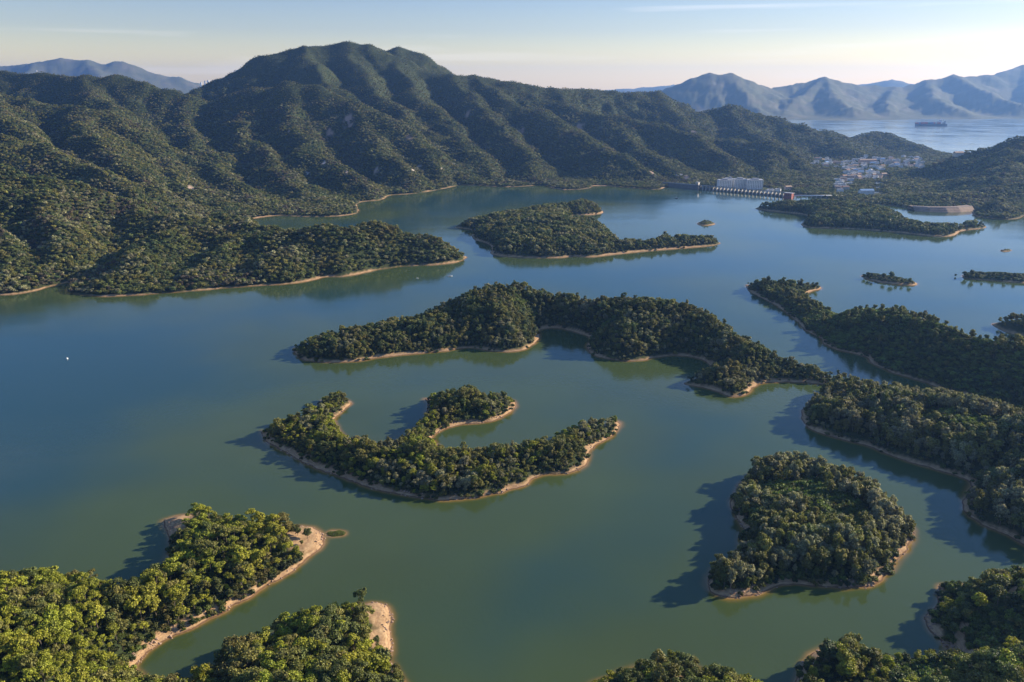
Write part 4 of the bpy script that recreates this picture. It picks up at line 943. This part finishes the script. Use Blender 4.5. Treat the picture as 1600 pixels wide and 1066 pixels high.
# ------------------------------------------------------------------ lone trees
def lone(px, py, kind, s, tint, label, land=None, group=None, sz=None):
    x, y = at_z(px, py, 1.2); x2, y2 = np.array([x]), np.array([y])
    z = float(land.height(x2, y2)[0]) if land else -.3
    return one_tree((x, y, max(z, -.4) - .1), kind, sz or (s, s, s), (0, 0, random.uniform(0, 6)), PAL[tint], label, group)
lone(466, 843, 'broad', .72, 'green', 'small round tree on the sandy spit, nearer the wood, left of its twin', HEAD_A)
lone(481, 846, 'broad', .85, 'green', 'dark round tree standing alone at the tip of the sandy spit', HEAD_A)
lone(459, 836, 'feathery', .6, 'green', 'thin upright tree behind the two round trees on the sandy spit', HEAD_A)
lone(472, 856, 'broad', .4, 'olive', 'low bush sized tree in front of the two round trees on the sandy spit', HEAD_A)
lone(314, 815, 'umbrella', 1.25, 'bright', 'tallest pine above the rocky point at the upper end of the near left headland', HEAD_A)
lone(300, 820, 'umbrella', .9, 'bright', 'thin pine just left of the tallest pine on the rocky point', HEAD_A)
lone(571, 985, 'umbrella', 1.3, 'olive', 'tall pine sticking up at the edge of the bare sandy tip at the bottom edge', HEAD_B)
lone(1029, 1052, 'feathery', .95, 'grey', 'thin pale tree sticking up from the hilltop at the bottom edge', HILL_K)
lone(1493, 431, 'broad', .55, 'dark', 'tiny lone tree standing in the water left of the eastern islet')
for px, py, s, lb in [(1350, 434, .9, 'leftmost tree at the west tip of the long tree islet'), (1356, 434, 1.0, 'second tree from the west tip of the long tree islet'), (1362, 435, .8, 'third tree of the western clump on the long tree islet'), (1380, 438, 1.0, 'lone tree in the gap at the middle of the long tree islet'),
                      (1392, 439, 1.25, 'tallest tree of the long tree islet, right of its middle'), (1400, 441, .75, 'low tree between the tallest one and the east tip of the long tree islet'), (1409, 443, .7, 'small tree left of the eastern one on the long tree islet'), (1421, 444, 1.0, 'easternmost tree near the tip of the long tree islet')]:
    lone(px, py, 'broad', s, 'dark', lb, ISLE_S)
for px, py, s, lb in [(1507, 433, 1.15, 'big tree at the west end of the eastern islet'), (1518, 434, 1.2, 'second tree from the west end of the eastern islet'), (1535, 434, .7, 'low tree left of the middle of the eastern islet'), (1552, 435, .8, 'tree in the middle of the eastern islet'), (1570, 436, .8, 'tree right of the middle of the eastern islet'), (1585, 437, .75, 'tree near the sandy east end of the eastern islet')]:
    lone(px, py, 'broad', s, 'dark', lb, ISLE_T)
for px, py, s, lb in [(1101, 349, .55, 'small tree on the left of the little round islet'), (1106, 349, .5, 'small tree on the right of the little round islet')]: lone(px, py, 'broad', s, 'dark', lb, ISLE_P)
def bushes(land, n, s0, s1, pal, label, edge, name='shrubs'):
    b = land.box; x = rng.uniform(b[0], b[2], n); y = rng.uniform(b[1], b[3], n); d = land.sd(x, y); k = d > edge; x, y, d = x[k], y[k], d[k]; m = len(x); s = rng.uniform(s0, s1, m)
    wood(name, np.stack([x, y, land.height(x, y, d) - .15], 1), rng.choice([q[0] for q in PROTO['bush']], m), np.stack([0 * s, 0 * s, rng.uniform(0, 6.28, m)], 1), np.stack([s, s, s * .9], 1), np.tile(PAL[pal], (m, 1)) * rng.uniform(.7, 1.2, (m, 1)), label, 'shrubs')
bushes(ISLE_S, 260, .5, 1., 'dark', 'low shrubs between the trees of the long tree islet', 4.)
bushes(ISLE_T, 380, .7, 1.3, 'dark', 'low shrubs between the trees of the eastern islet', 4.)
bushes(ISLE_P, 60, .5, .9, 'olive', 'low shrubs on the little round islet', 4.)
bushes(ISLE_U, 16, .4, .7, 'dark', 'low shrubs on the tiny rock islet near the right edge', 1.5)
bushes(ISLE_V, 700, .10, .24, 'scrub', 'bright green tussocks covering the small grass islet off the sandy spit', .3, 'grass')

def boulders(land, n, label, box=None, s0=.25, s1=1.):
    b = box or land.box; x = rng.uniform(b[0], b[2], n); y = rng.uniform(max(b[1], 230), b[3], n); d = land.sd(x, y); k = (d > -.8) & (d < 4.5) & (fbm(x, y, 18, 3) > -.1); x, y, d = x[k], y[k], d[k]; m = len(x)
    s = s0 + (s1 - s0) * rng.random(m) ** 3
    wood('boulders', np.stack([x, y, land.height(x, y, d)], 1), rng.choice([q[0] for q in PROTO['rock']], m), rng.uniform(-.4, .4, (m, 3)), np.stack([s, s * .8, s * .8], 1), np.ones((m, 3)) * .2, label, 'boulders')
boulders(HEAD_A, 22000, 'scattered boulders along the sandy shore of the near left headland')
boulders(HEAD_B, 9000, 'scattered boulders along the sandy tip at the bottom edge')
boulders(CRESCENT, 16000, 'scattered boulders along the shore of the crescent island')
boulders(ROUND_H, 12000, 'scattered boulders along the shore of the round island')
boulders(HEAD_J, 16000, 'scattered boulders along the shore in the lower right corner')
# ------------------------------------------------------------------ ship, boats and buoy
def loft_hull(Lg, Bm, D, z0, n=12, mat=None, bow=1.0):
    mb = MB(); rings = []
    for i in range(n + 1):
        t = i / n; x = -Lg / 2 + t * Lg; w = Bm / 2 * min(1, (t / .06 + .65) if t < .06 else 1) * (1 if t < .78 else max(.03, 1 - ((t - .78) / .22) ** 2)); sh_ = D * (.22 * max(0, (t - .8) / .2) ** 1.5)
        rings.append([(x, -w * .7, z0), (x, w * .7, z0), (x, w, z0 + D + sh_), (x, -w, z0 + D + sh_)])
    mb.loft(rings); return mb
M_HULL = plain('dark_hull', (.03, .05, .09), .5); M_BOATW = plain('white_hull', (.75, .75, .73), .4)
X, Y = at_z(1454, 197.5)
r = bpy.data.objects.new('container_ship', None); COL.objects.link(r); r.location = (X, Y, 0); r.rotation_euler = (0, 0, math.pi + .06); tag(r, 'long loaded container ship crossing the far sea channel', 'ship')
Lg = 48 / F * Y * 1.02
loft_hull(Lg, 36, 20, -4).obj('hull', M_HULL, r)
cc = [plain('container_' + n, c, .6) for n, c in (('blue', (.05, .12, .30)), ('red', (.30, .06, .04)), ('grey', (.25, .27, .30)), ('green', (.05, .16, .12)))]
rs = random.Random(5)
for i in range(15):
    x = -Lg * .36 + i * Lg * .058; hts = [rs.choice([10, 12, 13, 13]) for _ in range(1)][0]
    if i in (1,): continue
    MB().box(x, 0, 16.1, Lg * .052, 33, hts).obj('container_stack', cc[rs.randrange(4)], r)
b_ = MB().box(-Lg * .302, 0, 16.1, Lg * .034, 30, 26).box(-Lg * .302, 0, 42, Lg * .026, 37, 4).obj('bridge_house', M_WHITE, r)
MB().box(-Lg * .43, 0, 16.1, Lg * .03, 8, 20).obj('funnel', M_HULL, r)
def boat(px, py, Lg, rz, hull, cabin, label):
    X, Y = at_z(px, py); r = bpy.data.objects.new('boat', None); COL.objects.link(r); r.location = (X, Y, 0); r.rotation_euler = (0, 0, rz); tag(r, label, 'boat')
    loft_hull(Lg, Lg * .3, Lg * .13, -.3, 10).obj('hull', hull, r); MB().box(-Lg * .05, 0, Lg * .13 - .29, Lg * .35, Lg * .2, Lg * .14, 0, .85).obj('cabin', cabin, r)
boat(703, 432, 7, .3, M_BOATW, M_ROOFG, 'small white motorboat off the tip of the wooded headland')
boat(652, 435, 4, .1, M_BOATW, M_WHITE, 'tiny white boat left of the motorboat off the wooded headland')
boat(1057, 310, 9, .2, M_HULL, M_ROOFG, 'small dark boat in open water in front of the dam')
X, Y = at_z(105, 561); r = bpy.data.objects.new('buoy', None); COL.objects.link(r); r.location = (X, Y, 0); tag(r, 'small white buoy floating alone in the open water at the left', 'buoy')
k = 12; prof = [(.3, -.4), (.9, -.1), (1.0, .4), (.75, .9), (.3, 1.2), (.12, 1.3), (.1, 1.9)]
mb = MB(); mb.loft([[(q * math.cos(2 * math.pi * i / k), q * math.sin(2 * math.pi * i / k), zz) for i in range(k)] for q, zz in prof]); mb.obj('float', M_BOATW, r, True)

# ------------------------------------------------------------------ haze
hm = bpy.data.materials.new('haze'); hm.use_nodes = True; t = hm.node_tree; t.nodes.clear()
pv = nd(t, 'ShaderNodeVolumePrincipled'); pv.inputs['Color'].default_value = (.23, .46, 1.0, 1); pv.inputs['Density'].default_value = 4.1e-5; pv.inputs['Anisotropy'].default_value = .35
t.links.new(pv.outputs[0], nd(t, 'ShaderNodeOutputMaterial').inputs['Volume'])
MB().box(0, 9500, -4, 36000, 21000, 764).obj('haze', hm)['kind'] = 'stuff'
print('instances', N_INST, 'near', len(allp))
